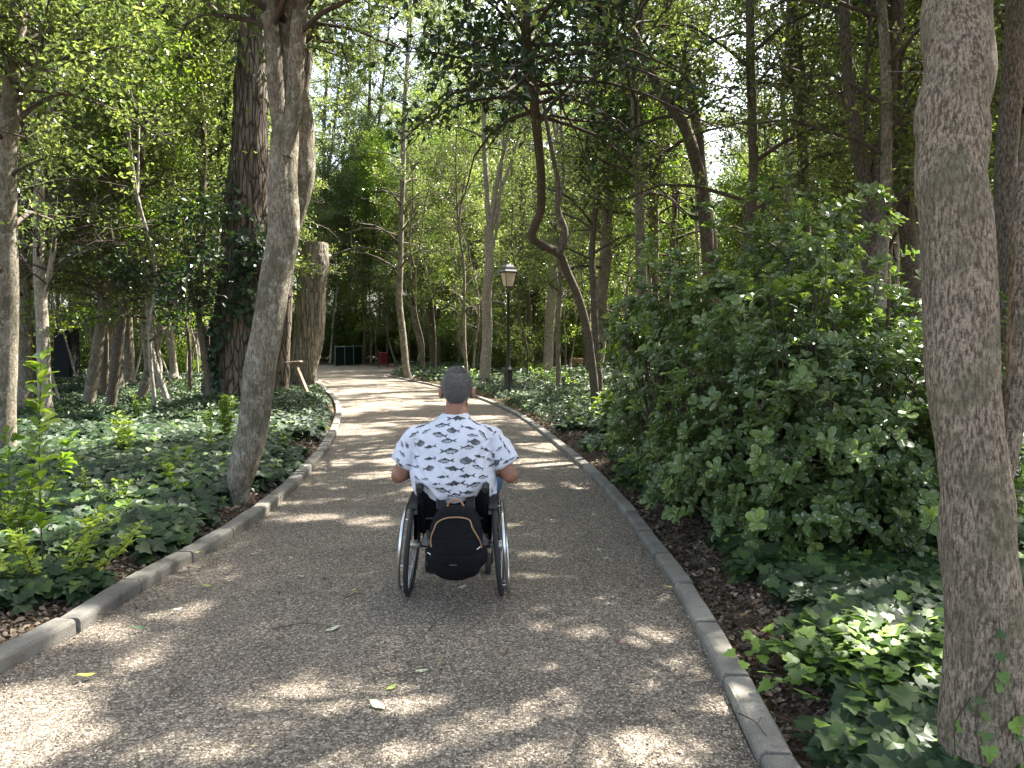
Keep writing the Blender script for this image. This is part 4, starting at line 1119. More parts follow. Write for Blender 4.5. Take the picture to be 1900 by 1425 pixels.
def big_shrub():
    g = np.random.default_rng(77)
    E = [((2.15, 5.7, 1.05), (.98, .85, 1.0), 900), ((2.15, 7.0, 1.75), (1.15, 1.0, 1.05), 800), ((1.72, 8.0, 1.15), (.85, 1.0, 1.05), 600), ((3.0, 6.1, 1.1), (.85, .8, .92), 560), ((1.78, 6.1, .62), (.62, .9, .62), 450), ((2.6, 5.2, .75), (.8, .6, .75), 450), ((3.6, 6.6, 1.0), (.8, .8, 1.0), 300), ((2.5, 6.4, 2.35), (.5, .5, .5), 120), ((2.2, 5.15, .42), (.85, .45, .36), 260), ((1.55, 7.0, .45), (.45, 1.2, .40), 260), ((1.35, 8.9, .7), (.4, .7, .6), 140), ((1.45, 8.2, 1.75), (.55, .7, .4), 120)]
    root = thing('leafy_shrub', 'big glossy dark green shrub spilling over the right bed beside the flaky trunk', 'shrub', (2.2, 6.2, float(ground_z(2.2, 6.2))))
    C_, A_, mb = [], [], MB()
    bases = [np.array([x, y, .0]) for x, y in [(2.1, 5.9), (2.35, 6.6), (1.9, 7.6), (2.9, 6.1), (2.5, 5.6), (1.85, 6.5)]]
    for (c, r, n) in E:
        c, r = np.array(c), np.array(r)
        d = rand_dir(int(n * 1.0)); d = d[(d[:, 1] < .75)]
        rr = g.uniform(.45, 1.15, len(d)) ** .75
        lump = .80 + .75 * np.array([mnoise.noise(Vector(q * 2.6 + c)) for q in d]) + .1 * g.normal(size=len(d))
        p = c + d * r * (rr * lump)[:, None]
        ok = (p[:, 2] > .12) & (p[:, 0] > xr(p[:, 1]) + .18 - .1 * (p[:, 2] > .4))
        p, d = p[ok], d[ok]
        C_.append(p); ax = d * .7; ax[:, 2] += .55; A_.append(ax)
        for q in p[::7]:
            b = bases[int(np.argmin([np.linalg.norm(q[:2] - b_[:2]) for b_ in bases]))]
            m_ = b * .45 + q * .55; m_[2] = b[2] + (q[2] - b[2]) * .4; m_ += g.normal(size=3) * .05
            s = .3 + .1 * g.random(); a0 = b + (q - b) * 0
            tube(mb, catmull([b + g.normal(size=3) * [.04, .04, 0] - [0, 0, .05], m_, q], 4), np.linspace(.014, .0035, 9), 5, 0, cap=False)
    for k, b in enumerate(bases):
        tip = b + np.array([g.normal() * .2, g.normal() * .2, 1.9]); tube(mb, catmull([b - [0, 0, .1], b + [.05, .03, .7], tip], 6), np.linspace(.028, .008, 13), 8, 0)
    sp_ = mb
    C_ = np.concatenate(C_); A_ = np.concatenate(A_)
    L = rosettes(None, C_, A_, g, 9, (.05, .105), .45)
    tw = np.repeat(g.normal(0, .16, len(C_)), 9); L[4] = np.clip(L[4] + tw + .25 * (np.repeat(vnoise(C_[:, 0] + C_[:, 1], C_[:, 2], 2.5, 3), 9) - .5), 0, 1)
    # loose sprays reaching out of the mass
    for q in range(130):
        e = E[int(g.integers(0, 8))]; d = rand_dir(1, .25)[0]; d[1] = -abs(d[1]) if g.random() < .6 else d[1]
        p0 = np.array(e[0]) + d * np.array(e[1]) * .9; d2 = d * .7 + np.array([0, 0, .5]) + g.normal(size=3) * .25; d2 /= np.linalg.norm(d2); l_ = g.uniform(.2, .5)
        if p0[2] < .2 or p0[0] < xr(p0[1]) + .15: continue
        P = catmull([p0 - d * .3, p0, p0 + d2 * l_ * .6, p0 + d2 * l_ + [0, 0, -.04]], 4)
        tube(sp_, P, np.linspace(.005, .002, len(P)), 4, 0, cap=False)
        cc = P[[-1, -3, -6]]; q_ = rosettes(None, cc, np.tile(d2 + [0, 0, .3], (3, 1)), g, 6, (.06, .10), .6)
        L = [np.concatenate([a_, b_]) for a_, b_ in zip(L, q_)]
    # yellowing and lit young shoots near the top right
    keep = g.random(len(L[0])) > .06
    sp_.build('stems', M['twig'], root)
    mb = MB(); scatter(mb, T_obov(), *[q[keep] for q in L], wvar=.3)
    # young pale shoots standing out
    P = np.array([W(px, py, d) for px, py, d in [(1600, 470, 5.4), (1560, 500, 5.3), (1540, 455, 5.5), (1600, 520, 5.2), (1470, 530, 5.2), (1445, 548, 5.2), (1500, 515, 5.3), (1620, 430, 5.5), (1590, 440, 5.6), (1660, 545, 5.0), (1690, 600, 5), (1200, 620, 7), (1125, 590, 8), (1270, 700, 6)]])
    L = rosettes(None, np.repeat(P, 2, 0) + g.normal(size=(2 * len(P), 3)) * .03, np.tile([0, -.3, 1.], (2 * len(P), 1)) + g.normal(size=(2 * len(P), 3)) * .3, g, 7, (.05, .08), .7)
    scatter(mb, T_obov(), *L, mat=1, wvar=.3); mb.build('leaves', [M['leaf_shrub'], M['leaf_bright']], root)
big_shrub()

# ---------------------------------------------------------------- leafy shoots in the left bed
def shoot(loc, H, nw, ls, label, cat, group, lm='leaf_bright', stems=1, tm=.5, spread=.1, step=.05, seed=1):
    g = np.random.default_rng(seed)
    root = thing('seedling' if cat == 'seedling' else 'young_shrub', label, cat, loc, group)
    loc = np.array(loc); mb = MB(); C_, A_ = [], []
    for s in range(stems):
        a = g.random() * 6.28; b = loc + [math.cos(a) * spread * g.random(), math.sin(a) * spread * g.random(), -.03]
        h = H * g.uniform(.7, 1.0) if s else H
        tip = b + [math.cos(a) * spread * 1.2, math.sin(a) * spread * 1.2, h]
        P = catmull([b, (b + tip) / 2 + g.normal(size=3) * .02, tip], 6)
        tube(mb, P, np.linspace(.006, .002, len(P)), 5, 0)
        z = h
        while z > h * .25:
            t = z / h; q = np.array([np.interp(t, np.linspace(0, 1, len(P)), P[:, c]) for c in range(3)])
            C_.append(q); A_.append([g.normal() * .15, g.normal() * .15, 1.0]); z -= step * g.uniform(.6, 1.6)
    mb.build('stem', M['twig'], root)
    L = rosettes(None, np.array(C_), np.array(A_) + g.normal(size=(len(A_), 3)) * .2, g, max(4, nw - 2), (ls[0] * .7, ls[1]), tm, .7)
    mb = MB(); scatter(mb, T_obov(), *L, wvar=.3); mb.build('leaves', M[lm], root)
    return root
gx = lambda px, py: tuple(float(q) for q in (lambda c: (c[0], c[1], ground_z(c[0], c[1])))(G(px, py)))
P0 = W(48, 760, 4.6)
shoot((P0[0], 4.7, float(ground_z(P0[0], 4.7))), 1.42, 6, (.10, .15), 'tall light green shoot of long leaves rising at the left edge', 'young shrub', None, stems=1, step=.06, spread=.02, seed=3, tm=.6)
shoot((-3.5, 5.2, float(ground_z(-3.5, 5.2))), .95, 7, (.07, .11), 'leafy green bush at the left edge below the tall light green shoot', 'young shrub', None, stems=9, spread=.28, step=.07, seed=4, tm=.45)
shoot((-2.98, 4.75, float(ground_z(-2.98, 4.75))), .42, 9, (.05, .08), 'bright yellow-green bush in the ivy at the lower left edge', 'young shrub', None, stems=18, spread=.30, step=.05, seed=5, tm=.95)
SG = 'young light green plants poking out of the left ivy'
SEED = [(178, 950, .34, 'beside the bright yellow-green bush'), (215, 965, .30, 'second to the right of the yellow-green bush'), (315, 925, .34, 'in front of the leaning grey tree'), (338, 905, .40, 'tallest of the clump before the leaning grey tree'), (290, 905, .28, 'left of the clump before the leaning grey tree'),
        (350, 945, .26, 'nearest the kerb before the leaning grey tree'), (140, 905, .3, 'behind the yellow-green bush'), (255, 985, .22, 'standing low and alone near the kerb'), (225, 860, .55, 'with spreading leaves in the middle of the bed'), (400, 850, .6, 'against the foot of the leaning grey tree'), (420, 830, .7, 'tall and thin, left of the leaning grey trunk'),
        (265, 800, .5, 'in the back of the bed'), (345, 770, .5, 'left of the two-toned sapling'), (130, 985, .25, 'low, just right of the yellow-green bush'), (460, 880, .3, 'right of the leaning grey trunk'), (520, 850, .28, 'near the left kerb past the leaning grey trunk')]
for k, (px, py, h, w) in enumerate(SEED):
    shoot(gx(px, py), h, 8 if k != 8 else 6, (.045, .075) if k not in (8, 10) else (.07, .12), 'small light green plant ' + w, 'seedling', SG, stems=2 + k % 3, spread=.07, step=.045, seed=40 + k, tm=.6)
# undergrowth on the far right bed
UG = 'light green plants round the lamp post'
for k, (px, py, w) in enumerate([(985, 700, 'just right of the lamp post base'), (1010, 715, 'between the lamp post and the crooked tree'), (870, 712, 'left of the candelabra tree'), (1060, 725, 'left of the foot of the crooked tree'), (1130, 770, 'right of the foot of the crooked tree'), (965, 690, 'behind the lamp post'), (1095, 800, 'in front of the crooked tree')]):
    shoot(gx(px, py), .5, 8, (.09, .14), 'light green leafy plant ' + w, 'seedling', UG, stems=6, spread=.35, step=.09, seed=80 + k, tm=.5)

# ---------------------------------------------------------------- fallen leaves, twigs, stones on the path
def fallen():
    mg = plain('fallen_green_leaf', (.30, .36, .09), .5); my = plain('fallen_yellow_leaf', (.48, .42, .10), .55); mbn = plain('fallen_brown_leaf', (.16, .11, .06), .7); mp = plain('fallen_pale_leaf', (.5, .5, .34), .6); md = plain('fallen_dark_leaf', (.05, .12, .05), .5)
    D = [(160, 1265, my, .075, 'yellow leaf in the sunny patch near the lower left'), (370, 1047, mg, .06, 'green-yellow leaf lying on top of the left kerb'), (330, 1140, mp, .05, 'pale leaf below the left kerb'), (385, 1095, mg, .06, 'green leaf in the cluster near the left kerb'), (258, 1175, md, .06, 'dark green leaf in the litter by the left kerb'),
         (420, 1083, mp, .035, 'tiny pale leaf beside the green leaf near the left kerb'), (560, 1078, mp, .05, 'slim pale leaf left of the left wheel'), (602, 1080, md, .045, 'dark leaf left of the left wheel'), (520, 1105, mbn, .05, 'curled brown leaf left of the wheelchair'), (655, 1103, mg, .045, 'small green leaf near the left wheel'), (686, 1098, mbn, .05, 'dark curled leaf near the left wheel'),
         (728, 1027, md, .05, 'green leaf beside the left handrim'), (948, 987, mg, .055, 'light green leaf right of the right wheel'), (968, 975, mg, .045, 'curled leaf right of the right wheel, behind the light green one'), (618, 1178, mp, .075, 'long pale green leaf at the end of a thin twig'), (783, 1257, mp, .055, 'pale green crescent leaf below the wheelchair'), (818, 1252, my, .07, 'upright green and brown leaf below the wheelchair'),
         (940, 1232, mbn, .06, 'curled brown leaf standing on the path right of the wheelchair'), (727, 1288, mg, .05, 'small green leaf at the edge of the sunlit patch'), (700, 1322, mp, .08, 'long straw-coloured leaf in the sunlit patch'), (1125, 1042, mp, .04, 'small white leaf near the right kerb'), (1155, 1075, mbn, .06, 'brown leaf close to the right kerb'), (1112, 1028, mp, .045, 'pale leaf mid way to the right kerb'), (1240, 1098, my, .055, 'yellow leaf against the right kerb'), (858, 1098, mp, .06, 'pale leaf under the backpack'), (470, 1035, mp, .035, 'tiny pale leaf level with the wheels at left'), (540, 1043, mp, .035, 'tiny pale leaf nearer the left wheel')]
    g = np.random.default_rng(12)
    for k, (px, py, m, s, lab) in enumerate(D):
        c = G(px, py); z = .028 if k != 1 else .082
        mb = MB()
        n = 9; t = np.linspace(0, 1, n); w = .26 * np.sin(np.pi * t) ** .8 + .001
        curl = g.uniform(.05, .35)
        rows = [np.stack([q * w, t - .5, .25 * curl * np.abs(q) * w * 3 + curl * (t - .5) ** 2 * 1.1 + .02 * np.sin(t * 9)], -1) for q in (-1, -.5, 0, .5, 1)]
        V = np.array(rows).transpose(1, 0, 2).reshape(-1, 3) * s * 1.1
        i_ = np.arange(n - 1)[:, None]; j_ = np.arange(4)[None]
        f_ = np.stack([i_ * 5 + j_, i_ * 5 + j_ + 1, (i_ + 1) * 5 + j_ + 1, (i_ + 1) * 5 + j_], -1).reshape(-1, 4)
        a = g.uniform(-.7, .7) + 1.57 + (3.14 if g.random() < .5 else 0); Rz = np.array(Matrix.Rotation(a, 3, 'Z') @ Matrix.Rotation(g.uniform(-.3, .3) + (.9 if k in (16, 17) else 0), 3, 'X'))
        V = V @ Rz.T; V[:, 2] -= V[:, 2].min()
        mb.add(V + [c[0], c[1], z], f_, 0, smooth=True)
        tube(mb, np.array([[0, -.5, 0], [0, -.62, .01], [.02, -.75, .02]]) * s * 1.1 @ Rz.T + [c[0], c[1], z + .004], .0011, 4, 0)
        o = mb.build('fallen_leaf', m, loc=(c[0], c[1], z))
        tag(o, lab, 'fallen leaf', 'fallen leaves on the path')
    tw = [((505, 1177), (615, 1173), 'long thin twig across the path left of the backpack'), ((795, 1180), (825, 1155), 'short dark twig below the backpack'), ((880, 1172), (902, 1168), 'tiny curved twig right of the backpack shadow'), ((575, 1290), (625, 1235), 'thin pale curved twig in the sunny patch'), ((315, 1300), (345, 1285), 'short dark twig at lower left'), ((1370, 1355), (1440, 1405), 'dark twig leaning over the right kerb at the bottom'), ((1205, 1120), (1255, 1112), 'twig beside the right kerb'), ((640, 1118), (680, 1115), 'thin curved twig near the left wheel'), ((950, 930), (965, 938), 'short twig right of the right wheel'), ((180, 1150), (260, 1160), 'forked twig by the litter at the left kerb')]
    for k, (a, b, lab) in enumerate(tw):
        A, B = G(*a), G(*b); A = A + [0, 0, .03]; B = B + [0, 0, .03]
        if k == 5: A[2] += .04
        mid = (A + B) / 2 + [.01, .03, .012]
        mb = MB(); P = catmull([A, A * .6 + mid * .4 + [.0, .008, 0], mid, B], 5); tube(mb, P, np.linspace(.0035, .0015, len(P)), 6, 0)
        if k in (5, 9, 0): tube(mb, [mid, mid + [.03, .035, .01]], [.002, .001], 4, 0)
        tag(mb.build('twig', M['twig'] if k != 3 else M['wood'], loc=tuple(A)), lab, 'twig', 'fallen twigs on the path')
    c = G(1155, 1203); mb = MB(); ellipsoid(mb, (c[0], c[1], .035), (.016, .014, .012), n=8)
    tag(mb.build('pebble', plain('pink_stone', (.4, .25, .2), .8, bump=.002), loc=(c[0], c[1], .03)), 'single pinkish pebble on the path right of the wheelchair', 'pebble')
fallen()

# ---------------------------------------------------------------- lamp post
M['black_metal'] = plain('black_painted_metal', (.008, .010, .012), .35, coat=.2, bump=.0006, bscale=120)
def lamp():
    b = G(943, 738); x, y = b[0], b[1]; z0 = float(ground_z(x, y)) - .05
    t = thing('lamp_post', 'black cast lamp post with a four-sided lantern in the ivy right of the path', 'lamp post', (x, y, z0))
    k = y / F
    H = lambda py: CAMH - (py - 632.5) * k
    mb = MB()
    prof = [(z0 - .1, .125), (H(728), .125), (H(727), .112), (H(690), .108), (H(689), .122), (H(686), .128), (H(684.5), .115), (H(682), .09), (H(679), .068), (H(674), .056), (H(673), .062), (H(672), .055)]
    loft(mb, [(x, y, z, r, r) for z, r in prof], 28)
    for a in np.arange(12) * math.pi / 6:
        tube(mb, [[x + .108 * math.cos(a), y + .108 * math.sin(a), H(727)], [x + .105 * math.cos(a), y + .105 * math.sin(a), H(691)]], .012, 6)
    mb.build('base', M['black_metal'], t)
    mb = MB(); loft(mb, [(x, y, z, r, r) for z, r in [(H(672), .045), (H(545), .038), (H(544), .05), (H(542), .05), (H(541), .03)]], 20); mb.build('pole', M['black_metal'], t)
    # lantern, turned a little
    th = R(28); zb, zt = H(533), H(507); wb, wt = .12, .205
    def sq(w, z):
        w = w * .80
        return [np.array([x + w * 1.414 * math.cos(th + R(45) + q * math.pi / 2), y + w * 1.414 * math.sin(th + R(45) + q * math.pi / 2), z]) for q in range(4)]
    B_, T_ = sq(wb, zb), sq(wt, zt)
    fr = MB()
    for q in range(4):
        tube(fr, [B_[q], T_[q]], .011, 6); tube(fr, [B_[q], B_[(q + 1) % 4]], .012, 6); tube(fr, [T_[q], T_[(q + 1) % 4]], .014, 6)
        tube(fr, [B_[q], np.array([x, y, H(541)]) + (B_[q] - [x, y, zb]) * .25], .010, 6)
    fr.build('lantern_frame', M['black_metal'], t)
    m, nt, out = newmat('frosted_panes'); p = N(nt, 'BsdfPrincipled', Roughness=.35); p.inputs['Base Color'].default_value = (.86, .83, .77, 1)
    tr = N(nt, 'BsdfTranslucent'); tr.inputs[0].default_value = (.85, .78, .66, 1); mx = N(nt, 'MixShader'); mx.inputs[0].default_value = .55
    nt.links.new(p.outputs[0], mx.inputs[1]); nt.links.new(tr.outputs[0], mx.inputs[2]); nt.links.new(mx.outputs[0], out.inputs[0])
    B2, T2 = sq(wb - .008, zb + .006), sq(wt - .009, zt - .006)
    for q in range(4):
        g_ = MB(); a, b_, c, d = B2[q], B2[(q + 1) % 4], T2[(q + 1) % 4], T2[q]
        inn = (np.array([x, y, 0]) - (a + b_) / 2); inn[2] = 0; inn = inn / np.linalg.norm(inn) * .005
        g_.add([a, b_, c, d, a + inn, b_ + inn, c + inn, d + inn], [[0, 1, 2, 3], [7, 6, 5, 4], [0, 4, 5, 1], [1, 5, 6, 2], [2, 6, 7, 3], [3, 7, 4, 0]])
        g_.build('pane', m, t)
    rf = MB()
    rings = [(.232, H(506.5)), (.235, H(505)), (.20, H(502)), (.165, H(497)), (.125, H(493.5)), (.07, H(492)), (.05, H(491))]
    V = np.array([sq(w, z) for w, z in rings]).reshape(-1, 3); f = []
    for r_ in range(len(rings) - 1):
        for q in range(4): f.append([r_ * 4 + q, r_ * 4 + (q + 1) % 4, (r_ + 1) * 4 + (q + 1) % 4, (r_ + 1) * 4 + q])
    f += [[3, 2, 1, 0], [len(V) - 4, len(V) - 3, len(V) - 2, len(V) - 1]]
    rf.add(V, f)
    loft(rf, [(x, y, H(491.5), .05, .05), (x, y, H(490), .055, .055), (x, y, H(489), .03, .03), (x, y, H(488), .035, .035), (x, y, H(486.5), .008, .008)], 14)
    rf.build('roof', plain('lantern_roof_paint', (.02, .022, .028), .28, coat=.4), t)
lamp()

# ---------------------------------------------------------------- litter bins, fence, lectern, stump, box
def bin_(px, py, w, h, label):
    b = G(px, py); x, y = b[0], b[1]; z = float(ground_z(x, y)) if not (xl(y) < x < xr(y)) else .01
    t = thing('litter_bin', label, 'litter bin', (x, y, z), 'red slatted litter bins')
    red = plain('red_paint', (.16, .008, .010), .5, var=.2)
    mb = MB(); n = 18
    for k in range(n):
        a = 2 * math.pi * k / n
        p0 = np.array([x + w * .40 * math.cos(a), y + w * .40 * math.sin(a), z + h * .25]); p1 = np.array([x + w * .5 * math.cos(a), y + w * .5 * math.sin(a), z + h])
        tube(mb, [p0, p1], w * .07, 5)
    mb.build('slats', red, t)
    mb = MB(); loft(mb, [(x, y, z + h * .27, w * .35, w * .35), (x, y, z + h * .93, w * .44, w * .44)], 18); mb.build('liner', plain('bin_liner', (.05, .01, .01), .7), t)
    mb = MB(); tube(mb, np.array([[x + w * .5 * math.cos(a), y + w * .5 * math.sin(a), z + h] for a in np.arange(20) * math.pi / 10]), w * .045, 6, closed=True); mb.build('rim', red, t)
    for s in (-1, 1):
        mb = MB(); tube(mb, [[x + s * w * .42, y, z + h * .6], [x + s * w * .47, y, z]], w * .06, 6); tube(mb, [[x + s * w * .47, y - .12, z + .02], [x + s * w * .47, y + .12, z + .02]], w * .06, 6); mb.build('leg', M['black_metal'], t)
bin_(711, 683, .52, .86, 'red slatted litter bin where the path bends out of sight')
bin_(374, 684, .42, .7, 'red litter bin half hidden beyond the two-toned sapling on the left')

def fence():
    a, b = W(622, 664, 46.0), W(672, 657, 50.0)
    t = thing('green_fence', 'low green slatted fence at the far end of the path', 'fence', (a[0], a[1], 0))
    gm = plain('green_fence_paint', (.004, .016, .011), .7, spec=.2, var=.3); n = 34; mb = MB()
    u = (b - a); u[2] = 0; L = np.linalg.norm(u); th = math.atan2(u[1], u[0]); Rm = Matrix.Rotation(th, 3, 'Z')
    for k in range(n): c = a + u * (k + .5) / n; box(mb, (c[0], c[1], .62), (L / n * .88, .02, 1.1 + .02 * (k % 3)), rot=Rm)
    mb.build('slats', gm, t)
    for k in range(4):
        mb = MB(); c = a + u * k / 3; tube(mb, [[c[0], c[1] - .05, 0], [c[0], c[1] - .05, 1.27]], .035, 8); mb.build('post', plain('fence_post', (.12, .17, .14), .6), t)
    mb = MB(); tube(mb, [[a[0], a[1] - .04, 1.2], [b[0], b[1] - .04, 1.2]], .03, 8); mb.build('top_rail', plain('fence_rail', (.16, .22, .19), .6), t)
fence()

def lectern():
    b = G(585, 762); x, y = b[0], b[1]; top = W(547, 673, y + .1)
    t = thing('wooden_sign_stand', 'weathered wooden stand with a leaning post and small flat top by the left kerb', 'sign stand', (x, y, float(ground_z(x, y))))
    mb = MB(); P = np.array([[x, y, -.05], top]); d = P[1] - P[0]; L = np.linalg.norm(d)
    q = Vector(d).to_track_quat('Z', 'Y').to_matrix(); box(mb, (P[0] + P[1]) / 2, (.11, .06, L), rot=q, bev=.006); mb.build('post', M['wood'], t)
    mb = MB(); box(mb, top + [-.02, 0, .02], (.34, .26, .028), rot=Matrix.Rotation(-.06, 3, 'Y'), bev=.005); mb.build('top_board', plain('pale_board', (.36, .28, .2), .8, var=.25), t)
    mb = MB(); box(mb, top + [-.02, -.02, -.04], (.2, .05, .05), bev=.004); mb.build('bracket', M['wood'], t)
lectern()

def stump():
    b = G(1070, 688); x, y = b[0], b[1]
    t = thing('tree_stump', 'low sunlit sawn tree stump in the bed right of the lamp post', 'tree stump', (x, y, float(ground_z(x, y))))
    mb = MB(); tube(mb, [[x, y, -.1], [x, y, .12], [x, y, .4], [x, y, .62]], [.46, .42, .36, .36], 24, wob=.12); mb.build('trunk', plain('stump_bark', (.40, .24, .12), .9, bump=.02, bscale=12, var=.5), t)
    mb = MB(); tube(mb, [[x, y, .60], [x, y, .645]], [.35, .34], 24, wob=.05); mb.build('sawn_face', M['cutwood'], t)
stump()

def cabinet():
    a = W(100, 655, 27.0); b = W(131, 655, 27.0); y = 27.0; z0 = float(ground_z(a[0], y))
    t = thing('utility_cabinet', 'dark box cabinet half hidden among the trunks on the left', 'cabinet', ((a[0] + b[0]) / 2, y, z0))
    dm = plain('dark_cabinet', (.005, .007, .008), .7, spec=.2); cx = (a[0] + b[0]) / 2; w = b[0] - a[0]; h = W(110, 613, 27)[2] - z0
    mb = MB(); box(mb, (cx, y + .3, z0 + h / 2), (w, .6, h), bev=.02); mb.build('body', dm, t)
    mb = MB(); box(mb, (cx, y + .3, z0 + h + .03), (w + .08, .68, .06), bev=.01); mb.build('lid', dm, t)
    mb = MB(); box(mb, (cx, y - .015, z0 + h * .5), (w * .86, .03, h * .84), bev=.008); mb.build('door', plain('cabinet_door', (.007, .009, .010), .7, spec=.2), t)
cabinet()

# pale sanded clearing seen between the trunks on the right
mb = MB(); n = 40; a = np.linspace(0, 2 * np.pi, n, endpoint=False)
cx, cy = 3.2, 49.0
rr = 1 + .15 * np.sin(3 * a)
V = np.stack([cx + 5.0 * rr * np.cos(a), cy + 7 * rr * np.sin(a), 0 * a], -1); V[:, 2] = ground_z(V[:, 0], V[:, 1]).max() + .06
mb.add(np.vstack([V, [[cx, cy, V[0, 2] + .01]]]), [[k, (k + 1) % n, n] for k in range(n)])
tag(mb.build('clearing', plain('pale_sand', (.55, .50, .42), .9, var=.1)), 'sunlit pale sandy clearing behind the trunks', 'clearing', kind='structure')

# ---------------------------------------------------------------- wheelchair
WX, WY = -.343, 4.60
M['tyre'] = plain('black_tyre_rubber', (.02, .02, .02), .75, bump=.001, bscale=200)
M['steel'] = plain('brushed_steel', (.62, .63, .64), .28, metal=1.0, bump=.0002, bscale=300)
M['rim'] = plain('dark_alloy', (.06, .065, .07), .35, metal=.8)
M['frame'] = plain('black_frame', (.012, .012, .014), .4)
M['cloth_black'] = plain('black_nylon', (.0055, .006, .008), .85, spec=.15, bump=.0012, bscale=120, var=.3)
M['plastic'] = plain('black_plastic', (.012, .012, .013), .5)
def ringpts(c, axis, Rr, n=64):
    ax = np.array(axis, float); ax /= np.linalg.norm(ax)
    u = np.cross(ax, [0, 1.0, 0]); u /= np.linalg.norm(u); v = np.cross(ax, u)
    a = np.linspace(0, 2 * np.pi, n, endpoint=False)
    return np.array(c) + Rr * (np.cos(a)[:, None] * u + np.sin(a)[:, None] * v), u, v
def wheelchair():
    t = thing('wheelchair', 'black manual wheelchair with cambered spoked wheels and steel push rims on the path', 'wheelchair', (WX, WY, 0))
    for s in (-1, 1):
        c = np.array([WX + s * .258, WY, .318]); camb = R(4.6)
        ax = np.array([s * math.cos(camb), 0, -math.sin(camb)]) * -1 if False else np.array([s * math.cos(camb), 0, math.sin(camb)])
        w = MB(); P, u, v = ringpts(c, ax, .288, 72); tube(w, P, .015, 12, closed=True)
        rr_ = 0.303
        for k in range(72):      # tread blocks
            a = 2 * math.pi * k / 72; q = c + (math.cos(a) * u + math.sin(a) * v) * .3025; tg = -math.sin(a) * u + math.cos(a) * v
            tube(w, [q - ax * .008 + tg * .003, q + ax * .008 - tg * .003], .0016, 4)
        tyre = w.build('wheel', M['tyre'], t)
        r_ = MB(); P, _, _ = ringpts(c, ax, .268, 64); tube(r_, P, .009, 8, closed=True); r_.build('wheel_rim', M['rim'], tyre)
        sp = MB()
        for k in range(28):
            a = 2 * math.pi * k / 28; a2 = a + (.5 if k % 2 else -.5)
            q = c + (math.cos(a) * u + math.sin(a) * v) * .265; h_ = c + (math.cos(a2) * u + math.sin(a2) * v) * .024 + ax * (.025 if k % 4 < 2 else -.025)
            tube(sp, [h_, q], .0013, 4, cap=False)
        sp.build('spokes', M['steel'], tyre)
        hb = MB(); tube(hb, [c - ax * .05, c - ax * .03, c + ax * .03, c + ax * .045], [.016, .026, .026, .012], 14); hb.build('hub', plain('hub_alloy', (.45, .45, .36), .35, metal=.8), tyre)
        pr = MB(); P, _, _ = ringpts(c + ax * .045, ax, .262, 72); tube(pr, P, .0105, 12, closed=True); tb = pr
        for k in range(6):
            a = 2 * math.pi * k / 6 + .3; e = math.cos(a) * u + math.sin(a) * v
            tube(tb, [c + e * .266, c + ax * .045 + e * .262], .004, 6)
        pr.build('push_rim', M['steel'], tyre)
        # side guard (shaped like a mudguard hugging the wheel)
        sg = MB(); n = 22; V = []
        for k in range(n):
            a = R(12 + 118 * k / (n - 1)); yy, zz = WY + .325 * math.cos(a), .30 + .325 * math.sin(a)
            V.append([yy, zz])
        V = np.array(V); x0, x1 = WX + s * .205, WX + s * .225
        top = np.array([[x0, y, z] for y, z in V]); bot = np.array([[x0, y, .40] for y, z in V]); bot[:, 2] = np.minimum(.40, top[:, 2] - .01)
        A_ = np.concatenate([top, bot]); B_ = A_.copy(); B_[:, 0] = x1
        m_ = len(A_); f = []
        for k in range(n - 1):
            f += [[k, k + 1, n + k + 1, n + k], [m_ + n + k, m_ + n + k + 1, m_ + k + 1, m_ + k], [k, m_ + k, m_ + k + 1, k + 1], [n + k, n + k + 1, m_ + n + k + 1, m_ + n + k]]
        sg.add(np.concatenate([A_, B_]), f)
        fen = np.array([[WX + s * .238, y, z + .008] for y, z in V[3:-1]]); 
        wv = MB(); 
        fl = []
        for q in fen: fl += [q + [-s * .03, 0, 0], q + [s * .022, 0, 0], q + [s * .022, 0, .006], q + [-s * .03, 0, .006]]
        k_ = len(fen); ff = []
        for k in range(k_ - 1):
            for e in range(4): ff.append([k * 4 + e, k * 4 + (e + 1) % 4, (k + 1) * 4 + (e + 1) % 4, (k + 1) * 4 + e])
        ff += [[3, 2, 1, 0], [k_ * 4 - 4, k_ * 4 - 3, k_ * 4 - 2, k_ * 4 - 1]]
        sg.add(fl, ff)
        sg.build('side_guard', M['plastic'], t)
        # back cane with grip
        bc = MB(); tube(bc, catmull([[WX + s * .185, 4.56, .40], [WX + s * .187, 4.50, .50], [WX + s * .189, 4.475, .60], [WX + s * .190, 4.462, .70]], 6), .012, 10); bc.build('back_cane', M['frame'], t)
        gp = MB(); tube(gp, catmull([[WX + s * .190, 4.50, .703], [WX + s * .190, 4.45, .705], [WX + s * .190, 4.38, .690]], 6), [.018] * 4 + [.021] * 3 + [.021] * 5 + [.017], 12); gp.build('push_handle', M['plastic'], t)
        # castor
        cy = 5.02; cc = np.array([WX + s * .185, cy, .075]); q = MB(); P, _, _ = ringpts(cc, [1, 0, 0], .055, 32); tube(q, P, .02, 10, closed=True)
        tube(q, [cc - [.012, 0, 0], cc + [.012, 0, 0]], .04, 16); cw = q.build('castor_wheel', M['tyre'], t)
        q = MB(); tube(q, [cc + [.028, 0, 0], cc + [.028, .03, .10], cc + [-.028, .03, .10], cc + [-.028, 0, 0]], .007, 6); tube(q, [cc + [0, .03, .10], cc + [0, .04, .2]], .016, 10); q.build('castor_fork', M['frame'], cw)
        # brake
        q = MB(); tube(q, [[WX + s * .215, 4.86, .46], [WX + s * .22, 4.90, .53]], .008, 8); tube(q, [[WX + s * .215, 4.86, .46], [WX + s * .25, 4.83, .47]], .008, 8); q.build('brake_lever', M['frame'], t)
